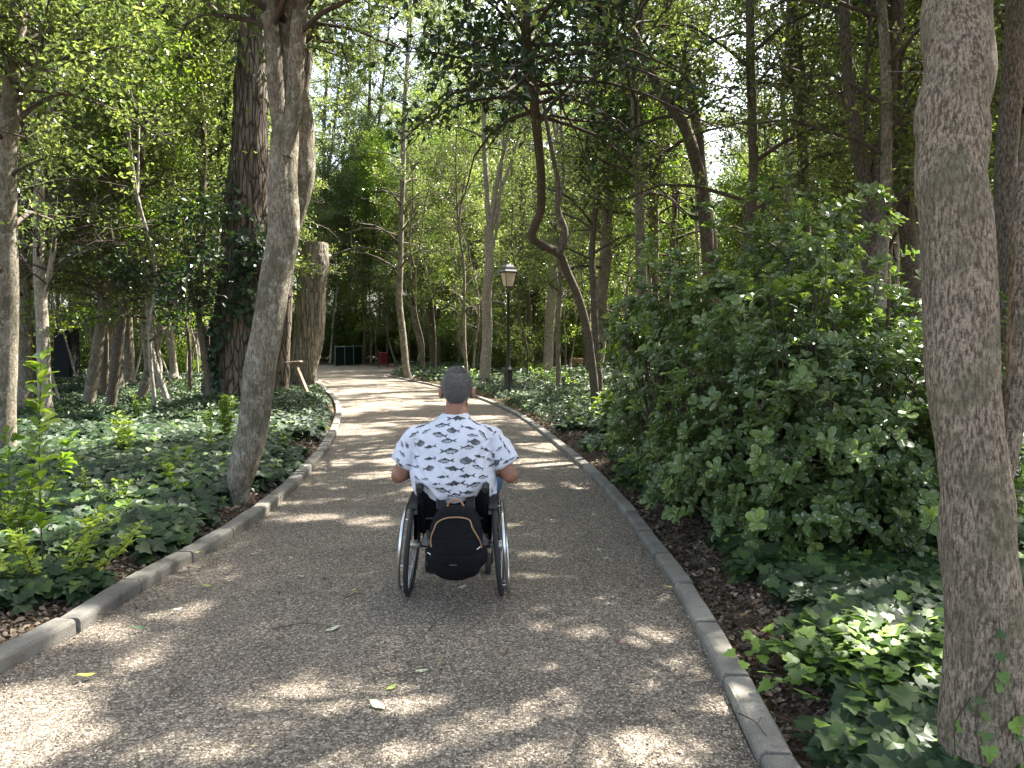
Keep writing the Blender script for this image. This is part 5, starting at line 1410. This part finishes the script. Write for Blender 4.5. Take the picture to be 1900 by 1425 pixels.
        # grey clamp on the axle
        q = MB(); tube(q, [[WX + s * .17, 4.56, .36], [WX + s * .17, 4.56, .42]], .016, 10); box(q, (WX + s * .175, 4.57, .345), (.05, .05, .045), bev=.008); q.build('axle_clamp', plain('grey_alloy', (.25, .25, .25), .4, metal=.6), t)
        # small anti tip wheel
        if s < 0:
            q = MB(); c2 = np.array([WX - .155, 4.50, .235]); P, _, _ = ringpts(c2, [1, 0, 0], .042, 24); tube(q, P, .016, 8, closed=True); tube(q, [c2 - [.01, 0, 0], c2 + [.01, 0, 0]], .03, 14)
            tube(q, [c2, [WX - .155, 4.6, .318]], .009, 8); q.build('anti_tip_wheel', M['plastic'], t)
    fr = MB()
    for s in (-1, 1):
        tube(fr, catmull([[WX + s * .185, 4.56, .42], [WX + s * .19, 4.75, .47], [WX + s * .19, 4.98, .485], [WX + s * .17, 5.10, .42], [WX + s * .13, 5.20, .20], [WX + s * .12, 5.24, .10]], 6), .0125, 10)
        tube(fr, [[WX + s * .185, 4.6, .318], [WX + s * .185, 4.56, .43]], .0125, 10); tube(fr, [[WX + s * .185, 4.60, .33], [WX + s * .185, 5.04, .29]], .0125, 10); tube(fr, [[WX + s * .185, 5.04, .29], [WX + s * .185, 5.02, .48]], .012, 10)
    tube(fr, [[WX - .22, WY, .318], [WX + .22, WY, .318]], .018, 12)
    tube(fr, [[WX - .187, 4.505, .50], [WX + .187, 4.505, .50]], .009, 10)
    tube(fr, [[WX - .185, 5.03, .33], [WX + .185, 5.03, .33]], .011, 10)
    fr.build('frame', M['frame'], t)
    bp = MB(); n = 15; m = 13; V = []
    for k in range(n):
        xx = -.184 + .368 * k / (n - 1); sag = .035 * (1 - (xx / .184) ** 2)
        for j in range(m):
            zz = .40 + .30 * j / (m - 1); y0 = 4.56 - .1 * min(1, (zz - .40) / .25) + sag
            V.append([WX + xx, y0 - .012, zz - .012 * (1 - (xx / .184) ** 2) * (j == m - 1) + .004 * math.sin(k * 1.3 + j)])
    V = np.array(V); B_ = V + [0, .018, 0]; i_ = np.arange(n - 1)[:, None]; j_ = np.arange(m - 1)[None]
    f = np.stack([i_ * m + j_, (i_ + 1) * m + j_, (i_ + 1) * m + j_ + 1, i_ * m + j_ + 1], -1).reshape(-1, 4)
    bp.add(V, f, smooth=True); bp.add(B_, f[:, ::-1], smooth=True)
    e = [k * m + m - 1 for k in range(n)]; VV = np.concatenate([V[e], B_[e]]); bp.add(VV, [[k, k + 1, n + k + 1, n + k] for k in range(n - 1)])
    for s in (-1, 1): tube(bp, [[WX + s * .186, 4.555, .41], [WX + s * .188, 4.50, .5], [WX + s * .190, 4.468, .6], [WX + s * .191, 4.458, .685]], .02, 10)
    tube(bp, [[WX - .18, 4.545, .455], [WX + .18, 4.545, .455]], .008, 8)
    bp.build('backrest', M['cloth_black'], t)
    st = MB(); box(st, (WX, 4.77, .475), (.37, .40, .06), bev=.02); st.build('seat', M['cloth_black'], t)
    fp = MB(); box(fp, (WX, 5.27, .10), (.25, .14, .012), bev=.004); fp.build('footrest', M['plastic'], t)
wheelchair()

# ---------------------------------------------------------------- man
HX, HY = -.335, 4.66
HZ = 1.265
def skin_mat():
    m, nt, out = newmat('skin'); p = N(nt, 'BsdfPrincipled', Roughness=.55)
    p.inputs['Subsurface Weight'].default_value = .15; p.inputs['Subsurface Radius'].default_value = (.012, .004, .002)
    vec = coords(nt); c = ramp(nt, noise(nt, vec, 18, 5), [(.3, (.22, .10, .062)), (.7, (.33, .16, .10))])
    nt.links.new(c, p.inputs['Base Color'])
    b = N(nt, 'Bump', Distance=.0012); nt.links.new(noise(nt, vec, 260, 3), b.inputs['Height']); nt.links.new(b.outputs[0], p.inputs['Normal'])
    nt.links.new(p.outputs[0], out.inputs[0]); return m
M['skin'] = skin_mat()
SH = {s: np.array([WX - .008 + s * .185, 4.60, .995]) for s in (-1, 1)}
EL = {s: np.array([WX + (.008 if s > 0 else -.012) + s * .325, 4.575, .745]) for s in (-1, 1)}
WR = {s: np.array([WX + s * .25, 4.80, .725]) for s in (-1, 1)}
def man():
    b = MB()
    # head: cranium, jaw, nose, brow, chin, ears, neck
    ellipsoid(b, (HX, HY + .01, HZ + .012), (.080, .096, .097))
    ellipsoid(b, (HX, HY + .03, HZ - .055), (.068, .076, .078))
    ellipsoid(b, (HX, HY + .075, HZ - .10), (.032, .032, .028), n=10)
    tube(b, [(HX, HY + .095, HZ + .005), (HX, HY + .122, HZ - .035)], [.010, .017], 10)
    ellipsoid(b, (HX, HY + .085, HZ + .012), (.055, .022, .014), n=10)
    ellipsoid(b, (HX, HY + .090, HZ - .072), (.026, .016, .009), n=10)
    for s in (-1, 1):
        Re = Matrix.Rotation(s * -.35, 3, 'Z') @ Matrix.Rotation(.12, 3, 'X')
        ellipsoid(b, (HX + s * .098, HY + .0, HZ - .030), (.012, .023, .037), n=10, rot=Re)
        ellipsoid(b, (HX + s * .088, HY + .010, HZ - .050), (.010, .012, .016), n=8)
    tube(b, [(HX, HY + .01, HZ - .03), (HX, HY + .0, HZ - .10), (HX, HY - .035, 1.10), (HX, HY - .06, 1.04)], [.060, .066, .074, .09], 20, flat=1.0)
    # torso, hips
    loft(b, [(WX, 4.66, .54, .12, .09), (WX, 4.64, .62, .15, .10), (WX, 4.60, .75, .19, .12), (WX, 4.60, .90, .20, .13), (WX, 4.60, 1.0, .19, .11), (WX, 4.605, 1.06, .12, .085), (WX, 4.61, 1.09, .07, .07)], 28)
    for s in (-1, 1):
        sh, el, wr = SH[s], EL[s], WR[s]
        tube(b, catmull([sh + [-s * .05, 0, .01], sh + [s * .01, 0, -.02], (sh + el) / 2, el], 5), np.interp(np.linspace(0, 1, 16), [0, .3, .65, 1], [.06, .062, .054, .045]), 16)
        ellipsoid(b, el, (.045, .047, .047), n=12)
        tube(b, catmull([el, el * .65 + wr * .35 + [0, 0, .004], wr], 6), np.interp(np.linspace(0, 1, 13), [0, .35, 1], [.044, .047, .029]), 14, flat=.92)
        # hand: palm over the push rim, fingers curled round it, thumb on the side
        hd = np.array([-s * .40, .90, -.10]); hd /= np.linalg.norm(hd)
        out_ = np.array([s * .91, .40, .0]); up_ = np.cross(out_, hd) * s; up_ = up_ if up_[2] > 0 else -up_
        pc = wr + hd * .048
        Rm = np.array([out_ / np.linalg.norm(out_), hd, up_ / np.linalg.norm(up_)]).T
        tube(b, [wr, wr + hd * .03], [.027, .028], 12)
        ellipsoid(b, pc, (.042, .052, .018), n=12, rot=Rm)
        for k, (off, L) in enumerate(((-.030, .070), (-.010, .078), (.010, .073), (.028, .058))):
            r0 = pc + hd * .040 + Rm[:, 0] * off
            a, c, e = r0, r0 + hd * L * .42 + Rm[:, 2] * .004, r0 + hd * L * .60 - Rm[:, 2] * L * .42
            f_ = e - hd * L * .28 - Rm[:, 2] * L * .12
            tube(b, catmull([a, c, e, f_], 4), np.linspace(.0095, .0072, 13), 10); ellipsoid(b, f_, (.0075,) * 3, n=6)
        r0 = pc - hd * .02 - Rm[:, 0] * s * s * .034
        tube(b, catmull([r0, r0 - Rm[:, 0] * .022 + hd * .028 - Rm[:, 2] * .012, r0 - Rm[:, 0] * .016 + hd * .055 - Rm[:, 2] * .03], 4), np.linspace(.0125, .009, 9), 10)
        # legs under the jeans
        hp = np.array([WX + s * .10, 4.68, .55]); kn = np.array([WX + s * .155 + (.03 if s > 0 else 0), 5.10, .60]); an = np.array([WX + s * .09, 5.22, .19])
        tube(b, [hp, (hp + kn) / 2, kn], [.075, .068, .05], 14); tube(b, [kn, kn * .5 + an * .5 + [0, .0, 0], an], [.05, .048, .035], 14)
        ellipsoid(b, kn, (.052,) * 3, n=10)
    v, f, nr = remesh(b, .0055, 3)
    loc = (WX, WY, .50)
    mb = MB(); mb.add(v, f, smooth=True)
    body = mb.build('person', M['skin'], loc=loc)
    tag(body, 'grey-haired man in a white fish-print t-shirt sitting in the wheelchair, seen from behind', 'person')
    LOC['person'] = np.array(loc, float)
    # eyes
    for s in (-1, 1):
        e = MB(); ellipsoid(e, (HX + s * .030, HY + .092, HZ - .008), (.012, .010, .009), n=8); e.build('eye', plain('eye_white', (.7, .68, .65), .2), body)
    # hair: a close cap plus short strands
    h = MB(); n_th, n_ph = 26, 48; V = []; g = np.random.default_rng(4)
    def hl(ph):   # lowest z of the hair at this heading (0 = +x, pi/2 = forward)
        back = max(0, -math.sin(ph)); front = max(0, math.sin(ph))
        return -.088 * back ** .7 + .055 * front ** .8 + (-.012 if back < .3 and front < .3 else 0)
    def skull(ph, zz, r=1.0):
        q = max(0.0, 1 - ((zz - .015) / .106) ** 2) ** .58
        if zz < .015: q = 1 - .22 * ((.015 - zz) / .11) ** 2 * 1.3
        return np.array([HX + .0885 * q * r * math.cos(ph), HY + .008 + .1045 * q * r * math.sin(ph) - (.0 if zz > -.03 else 0), HZ + zz])
    P0, D0 = [], []
    for a in range(n_th + 1):
        for b_ in range(n_ph):
            ph = 2 * math.pi * b_ / n_ph; lo = hl(ph); t_ = a / n_th; zz = .1205 * (1 - t_ ** 1.6) + lo * t_ ** 1.6
            V.append(skull(ph, zz, 1 + .012 * mnoise.noise(Vector((math.cos(ph) * 5, math.sin(ph) * 5, zz * 50)))))
    V = np.array(V); i_ = np.arange(n_th)[:, None]; j_ = np.arange(n_ph)[None]
    h.add(V, np.stack([i_ * n_ph + j_, i_ * n_ph + (j_ + 1) % n_ph, (i_ + 1) * n_ph + (j_ + 1) % n_ph, (i_ + 1) * n_ph + j_], -1).reshape(-1, 4), 0, .25, True)
    ns = 15000; ph = g.random(ns) * 6.283; t_ = g.random(ns) ** .55
    pts, dirs = [], []
    for a, b_ in zip(ph, t_):
        lo = hl(a) - .010 * g.random(); zz = .1195 * (1 - b_ ** 1.6) + lo * b_ ** 1.6
        p = skull(a, zz); nn = p - np.array([HX, HY, HZ - .01]); nn /= np.linalg.norm(nn)
        sw = np.cross(nn, [0, .3, 1.0]) * .35
        d = nn * .55 + np.array([0, 0, -.75 if zz < .09 else -.1]) + sw + g.normal(size=3) * .25
        pts.append(p - nn * .002); dirs.append(d / np.linalg.norm(d))
    pts, dirs = np.array(pts), np.array(dirs)
    L = np.where(pts[:, 2] > HZ + .02, .022, .012) * g.uniform(.6, 1.2, ns)
    side = np.cross(dirs, rand_dir(ns)); side /= np.linalg.norm(side, axis=1)[:, None]
    V = np.stack([pts - side * .0010, pts + side * .0010, pts + dirs * L[:, None]], 1).reshape(-1, 3)
    hz = np.clip(.5 + g.normal(size=ns) * .25 + .12 * (np.abs(pts[:, 0] - HX) > .06) - .15 * (pts[:, 2] < HZ - .03) * (np.abs(pts[:, 0] - HX) < .05), 0, 1)
    h.add(V, np.arange(ns * 3).reshape(-1, 3), 0, np.repeat(hz, 3))
    m, nt, out = newmat('grey_hair'); at = N(nt, 'Attribute', attribute_name='tint'); p = N(nt, 'BsdfPrincipled', Roughness=.5)
    nt.links.new(ramp(nt, at.outputs['Fac'], [(0, (.03, .028, .026)), (.45, (.135, .13, .12)), (1, (.38, .365, .35))]), p.inputs['Base Color']); nt.links.new(p.outputs[0], out.inputs[0])
    h.build('hair', m, body)
    # jeans
    j = MB()
    loft(j, [(WX, 4.68, .485, .165, .13), (WX, 4.69, .56, .18, .13), (WX, 4.69, .64, .18, .12)], 28)
    for s in (-1, 1):
        hp = np.array([WX + s * .10, 4.68, .565]); kn = np.array([WX + s * .165 + (.045 if s > 0 else 0), 5.10, .615]); an = np.array([WX + s * .09, 5.22, .19])
        tube(j, catmull([hp, (hp + kn) / 2 + [s * .01, 0, .01], kn], 5), np.linspace(.098, .073, 11), 18); ellipsoid(j, kn, (.074,) * 3, n=12)
        tube(j, catmull([kn, (kn + an) / 2 + [0, -.015, 0], an], 5), np.linspace(.072, .058, 11), 18)
    v, f, nr = remesh(j, .008, 3)
    v = v + nr * np.array([.004 * mnoise.noise(Vector(q * 22)) for q in v])[:, None]
    mb = MB(); mb.add(v, f, smooth=True); mb.build('jeans', plain('blue_denim', (.045, .10, .21), .85, var=.3, vscale=30, bump=.001, bscale=300), body)
    for s in (-1, 1):
        q = MB(); c = np.array([WX + s * .085, 5.27, .15]); ellipsoid(q, c + [0, .03, 0], (.045, .12, .04)); ellipsoid(q, c + [0, -.05, .02], (.042, .05, .05)); box(q, c + [0, .01, -.038], (.085, .24, .022), bev=.008)
        v, f, nr = remesh(q, .006, 2); mb = MB(); mb.add(v, f, smooth=True); mb.build('shoe', plain('dark_shoe', (.03, .03, .035), .6), body)
    # t-shirt
    sh = MB()
    X0 = WX - .010
    rings = [(X0, 4.585, .600, .205, .135), (X0, 4.58, .64, .238, .165), (X0, 4.575, .70, .250, .178), (X0, 4.58, .80, .247, .172), (X0, 4.59, .90, .243, .155), (X0, 4.595, .97, .232, .140), (X0, 4.60, 1.02, .202, .122), (X0 + .002, 4.605, 1.052, .150, .105), (X0 + .004, 4.61, 1.078, .115, .092), (X0 + .010, 4.620, 1.108, .084, .084), (X0 + .010, 4.625, 1.122, .080, .08), (X0 + .010, 4.625, 1.10, .068, .068)]
    loft(sh, rings, 40, p=2.25)
    for s in (-1, 1):
        a = SH[s] + [-s * .06, 0, .015]; m0 = SH[s] + [s * .035, 0, -.03]; e = EL[s] + (SH[s] - EL[s]) * .30 + [s * .020, 0, .0]
        d = (EL[s] - SH[s]); d /= np.linalg.norm(d)
        P = catmull([a, m0, (m0 + e) / 2 + [s * .006, 0, .008], e], 5)
        tube(sh, np.vstack([P, e + d * .008, e + d * .004, e - d * .018]), list(np.interp(np.linspace(0, 1, len(P)), [0, .35, .7, 1], [.058, .072, .072, .076])) + [.074, .062, .052], 22, flat=.98)
    # right tail of the shirt hanging down between the frame and the wheel
    tube(sh, [(X0 + .20, 4.60, .70), (X0 + .228, 4.575, .62), (X0 + .215, 4.56, .575)], [.06, .04, .012], 14, flat=.8)
    v, f, nr = remesh(sh, .007, 5)
    dx = (v[:, 0] - X0)
    backm = np.clip((4.56 - v[:, 1]) / .08, 0, 1); low = np.clip((.80 - v[:, 2]) / .2, 0, 1)
    v[:, 2] += backm * low * .085 * np.clip(np.abs(dx) / .19, 0, 1) ** 2 * (np.abs(dx) < .205)
    # cloth folds: pulled from the shoulder blades to the waist, slack over the backrest
    def fold(q):
        x, y, z = q[0] - X0, q[1], q[2]
        a = mnoise.noise(Vector((x * 9 + z * 5 * np.sign(x), y * 6, z * 3.2))) * .015 * min(1, max(0.25, (1.04 - z) / .22))
        b_ = (1 - abs(mnoise.noise(Vector((x * 14 - z * 10 * np.sign(x), y * 8, z * 6 + 4)))) * 2.2) * .007 * (z < 1.04)
        slack = .010 * mnoise.noise(Vector((x * 7, 3, z * 22))) * min(1, max(0, (.80 - z) / .12))
        pit = -.008 * math.exp(-((abs(x) - .225) / .022) ** 2) * (z < .97) * (z > .80) * (y < 4.58)
        return a + b_ + slack + pit + .002 * mnoise.noise(Vector(q * 30))
    v = v + nr * np.array([fold(q) for q in v])[:, None]
    bvh = BVHTree.FromPolygons([Vector(q) for q in v], [list(q) for q in f])
    mb = MB(); mb.add(v, f, 0, smooth=True)
    FISH = [(847, 776, 31, 's', 0, 1), (808, 778, 13, 's', 0, -1), (821, 789, 26, 'm', 2, -1), (784, 790, 24, 's', -18, -1), (791, 800, 16, 'm', -10, -1), (841, 799, 22, 'r', 0, -1), (868, 793, 25, 's', 6, 1), (880, 783, 25, 's', 10, 1), (907, 795, 20, 's', 35, 1),
            (816, 807, 26, 'm', 10, -1), (768, 806, 18, 'm', -35, -1), (877, 808, 18, 'm', 0, -1), (897, 807, 22, 'm', 35, -1), (833, 818, 25, 'm', 0, -1), (879, 820, 23, 'r', 10, 1), (778, 823, 24, 'r', 5, 1), (798, 829, 22, 's', -5, -1), (867, 830, 23, 'm', -5, 1), (833, 837, 30, 'm', 0, 1), (901, 834, 21, 's', 25, 1),
            (772, 848, 16, 'm', -15, -1), (798, 851, 21, 's', 0, -1), (827, 855, 25, 'm', 0, -1), (868, 855, 27, 'r', 0, -1), (889, 847, 20, 's', 12, -1), (908, 853, 14, 'm', 20, -1), (773, 866, 14, 'm', 10, 1), (795, 869, 20, 'r', -5, 1), (843, 870, 32, 's', 0, -1), (887, 867, 21, 'm', 10, -1),
            (773, 887, 13, 'm', 20, -1), (789, 889, 12, 'm', 0, 1), (822, 885, 20, 's', 0, -1), (867, 883, 27, 's', -4, -1), (897, 885, 21, 'm', -5, -1), (845, 897, 33, 's', 2, -1), (809, 898, 14, 's', 0, -1), (879, 900, 25, 'm', -3, 1), (822, 910, 26, 'm', 5, -1), (866, 914, 26, 's', 4, 1), (842, 919, 22, 'm', 0, 1), (791, 903, 18, 's', 25, 1),
            (746, 842, 14, 'm', 50, 1), (746, 824, 12, 'm', 70, 1), (755, 826, 12, 'r', 70, 1), (742, 862, 15, 's', 45, 1), (758, 863, 11, 'm', 10, 1), (738, 853, 10, 'm', 40, 1), (922, 858, 22, 'r', -35, -1), (941, 856, 17, 's', -35, -1), (926, 833, 12, 'm', -40, 1), (936, 826, 14, 's', 70, 1), (928, 813, 12, 's', 60, 1), (943, 836, 12, 's', 50, 1), (918, 803, 11, 's', -60, 1), (951, 851, 10, 'm', -40, 1), (913, 843, 13, 'm', 60, 1), (913, 912, 14, 'm', 60, 1)]
    g = np.random.default_rng(9)
    def inside(kind, u, w):
        """0 = no ink, 1 = black, 2 = grey ink ; u along the fish -1 tail .. 1 head"""
        h_ = {'s': .17, 'm': .26, 'r': .40}[kind]; up = u * 1.0
        s_ = (u + .15) / .85 - .12
        if u > -.62:
            e = (u - .22) / .80
            hh = h_ * max(0, 1 - e * e) ** .65 if kind != 's' else h_ * max(0, 1 - abs(e) ** 2.2) ** .9
            if abs(w) < hh:
                if abs(w) > hh - .055: return 1
                if u > .62: return 2 if (u - .78) ** 2 + (w - .03) ** 2 > .003 else 1
                if kind == 'r': return 1 if (math.sin(u * 31) + math.sin(w * 37) > -.5) and not (w < 0 and u > .25) else 2
                if w > hh * .12: return 1 if math.sin(u * 37 + w * 20) > -.75 else 2
                if abs(w + hh * .28) < .03: return 1
                return 0 if kind == 'm' else 2
            if w > 0 and hh < w < hh + .13 * max(0, 1 - ((u - .12) / .24) ** 2): return 1
            if w < 0 and hh < -w < hh + .12 * max(0, 1 - ((u - .34) / .12) ** 2): return 1
            if w < 0 and hh < -w < hh + .10 * max(0, 1 - ((u + .12) / .12) ** 2): return 1
            if u < -.42 and abs(w) < .045: return 1
        if -1 < u <= -.58:
            k = (-.58 - u) / .42; sp = .045 + .26 * k; inn = max(0, (k - .45)) * .36
            if inn <= abs(w) < sp: return 1
        return 0
    def stamp(c, nr_, right, Lm, kind, ang, flip):
        right = right - nr_ * right.dot(nr_); right /= np.linalg.norm(right); upv = np.cross(nr_, right)
        if upv[2] < 0: upv = -upv
        ca, sa = math.cos(R(ang)), math.sin(R(ang))
        U = right * ca - upv * sa; Wv = right * sa + upv * ca
        nu = 30; nw = 22; hw = .5
        vv = {}; fs, ms = [], []; pts = []
        def vid(a, b_):
            if (a, b_) in vv: return vv[(a, b_)]
            u = -1 + 2 * a / nu; w = -hw + 2 * hw * b_ / nw
            p = c + (U * u * flip + Wv * w) * Lm / 2
            h_, n_, _, _ = bvh.ray_cast(Vector(p + nr_ * .06), Vector(-nr_), .14)
            if h_ is None: vv[(a, b_)] = None; return None
            pts.append(np.array(h_) + np.array(n_) * .0013); vv[(a, b_)] = len(pts) - 1
            return vv[(a, b_)]
        for a in range(nu):
            for b_ in range(nw):
                k = inside(kind, -1 + 2 * (a + .5) / nu, -hw + 2 * hw * (b_ + .5) / nw)
                if k:
                    q = [vid(a, b_), vid(a + 1, b_), vid(a + 1, b_ + 1), vid(a, b_ + 1)]
                    if None in q: continue
                    fs.append(q if flip > 0 else q[::-1]); ms.append(k)
        if fs: mb.add(np.array(pts), np.array(fs), np.array(ms), smooth=True)
    org = np.array([0, 0, CAMH])
    for px, py, L, kind, ang, flip in FISH:
        d = ray(px, py); d /= np.linalg.norm(d)
        h_, n_, _, dist = bvh.ray_cast(Vector(org), Vector(d), 8)
        if h_ is None: continue
        n_ = np.array(n_); n_ = n_ if n_.dot(d) < 0 else -n_
        stamp(np.array(h_), n_, np.array([1.0, 0, 0]), 1.12 * L * dist / F, kind, ang + random.uniform(-5, 5), -flip * -1)
    # front and sides of the shirt
    done = []
    for q in rng.permutation(len(v))[:900]:
        p, n_ = v[q], nr[q]
        if n_[1] < .15 or p[2] < .62 or abs(n_[2]) > .7: continue
        if any(np.linalg.norm(p - e) < .075 for e in done): continue
        done.append(p); stamp(p, n_, np.array([1.0, 0, 0]) if abs(n_[0]) < .8 else np.array([0, 1.0, 0]), random.uniform(.05, .095), random.choice('smmr'), random.uniform(-25, 25), random.choice((-1, 1)))
    cl = plain('white_cotton', (.60, .62, .70), .85, bump=.0006, bscale=500)
    mb.build('t_shirt', [cl, plain('black_print', (.035, .038, .045), .8), plain('grey_print', (.19, .20, .22), .8)], body)
man()

# ---------------------------------------------------------------- backpack hanging on the backrest
def backpack():
    bx, by = -.315, 4.28
    t = thing('backpack', 'black backpack with tan zip piping and handle hanging behind the wheelchair', 'backpack', (bx, by, .40))
    m0 = MB()
    rings = [(bx - .005, by + .03, .205, .04, .05), (bx - .004, by + .025, .215, .085, .08), (bx - .002, by + .02, .235, .118, .10), (bx, by + .015, .27, .142, .112), (bx, by + .01, .33, .152, .118), (bx, by + .012, .40, .150, .115), (bx, by + .018, .46, .150, .108), (bx, by + .025, .51, .143, .10), (bx, by + .032, .555, .127, .088), (bx, by + .038, .59, .106, .074), (bx, by + .042, .608, .080, .058), (bx, by + .044, .615, .05, .035)]
    loft(m0, rings, 48, p=2.5)
    for s in (-1, 1):
        ellipsoid(m0, (bx + s * .138, by + .03, .335), (.035, .075, .065), n=14)
        tube(m0, [(bx + s * .15, by + .03, .30), (bx + s * .158, by + .03, .375)], [.026, .024], 12)
    v, f, nr = remesh(m0, .006, 4)
    def dsp(q):
        x, z = q[0] - bx, q[2]
        seam = -.004 * math.exp(-((z - .455 + .25 * x * x) / .004) ** 2) - .004 * math.exp(-((z - .365 - .4 * x * x) / .004) ** 2)
        seam += -.003 * math.exp(-((abs(x) - .085) / .006) ** 2) * (.36 < z < .56)
        return seam + .006 * mnoise.noise(Vector((q[0] * 16, q[1] * 10, q[2] * 7))) + .0025 * mnoise.noise(Vector(q * 40))
    v = v + nr * np.array([dsp(q) for q in v])[:, None]
    bvh = BVHTree.FromPolygons([Vector(q) for q in v], [list(q) for q in f])
    mb = MB(); mb.add(v, f, smooth=True); mb.build('body', M['cloth_black'], t)
    org = np.array([0, 0, CAMH])
    def on(px, py, off=.002):
        d = ray(px, py); d /= np.linalg.norm(d); h_, n_, _, dist = bvh.ray_cast(Vector(org), Vector(d), 8)
        if h_ is None:
            h_, n_, _, _ = bvh.find_nearest(Vector(org + d * 4.2))
        return np.array(h_) + np.array(n_) * off
    cr = lambda x, y: (720 + x / 5.7, 880 + y / 5.7)
    tan = plain('tan_leather', (.30, .17, .085), .6, var=.2, vscale=60)
    z_ = MB(); P = catmull([on(*cr(x, y), .004) for x, y in [(466, 770), (458, 715), (466, 650), (492, 580), (522, 515), (600, 472), (700, 458), (800, 466), (860, 492), (890, 565), (930, 640), (968, 710), (985, 775)]], 6)
    tube(z_, P, .0042, 8); z_.build('zip_piping', tan, t)
    z_ = MB(); top = np.array([bx - .005, by + .03, .612]); k = 4.28 / F
    tube(z_, catmull([top + [-.046, 0, -.006], top + [-.040, 0, .022], top + [-.02, -.003, .038], top + [.005, -.003, .041], top + [.03, 0, .030], top + [.05, 0, -.004]], 5), .0062, 10, flat=.6); z_.build('handle', tan, t)
    for s in (-1, 1):
        z_ = MB(); A = np.array([bx - .008 + s * .082, by + .09, .585]); B = np.array([WX + .012 + s * .085, 4.462, .655])
        Q = [A, A * .6 + B * .4 + [0, -.004, 0], B, B + [0, .05, .012]]
        V = []
        for q in Q:
            V += [q + [-.026, 0, 0], q + [.026, 0, 0], q + [.026, .005, 0], q + [-.026, .005, 0]]
        ff = []
        for a in range(3):
            for e in range(4): ff.append([a * 4 + e, a * 4 + (e + 1) % 4, (a + 1) * 4 + (e + 1) % 4, (a + 1) * 4 + e])
        z_.add(V, ff); st = z_.build('shoulder_strap', plain('slate_webbing', (.008, .009, .011), .85), t)
        e_ = MB(); xx = s * .026; tube(e_, [q + [xx, -.002, 0] for q in Q[:3]], .0022, 6); e_.build('strap_edge', plain('grey_green_binding', (.045, .06, .06), .8), st)
        bk = MB(); c = on(*cr(445 if s < 0 else 952, 842 if s < 0 else 782), .004)
        tube(bk, [c + [-.012, 0, .008 * -s], c + [0, -.003, .002], c + [.012, 0, -.010 * -s]], .0032, 8); bk.build('strap_clip', plain('pale_clip', (.62, .62, .62), .35), t)
    lb = MB()      # row of small pale letters, too small to read
    for k_ in range(8):
        a = on(*cr(650 + k_ * 10, 955), .0015); b_ = on(*cr(650 + k_ * 10, 964), .0015); c = on(*cr(656 + k_ * 10, 964 if k_ % 2 else 955), .0015)
        tube(lb, [a, b_], .0007, 4); tube(lb, [b_ if k_ % 2 else a, c], .0007, 4)
    lb.build('lettering', plain('grey_print_small', (.3, .3, .3), .7), t)
backpack()
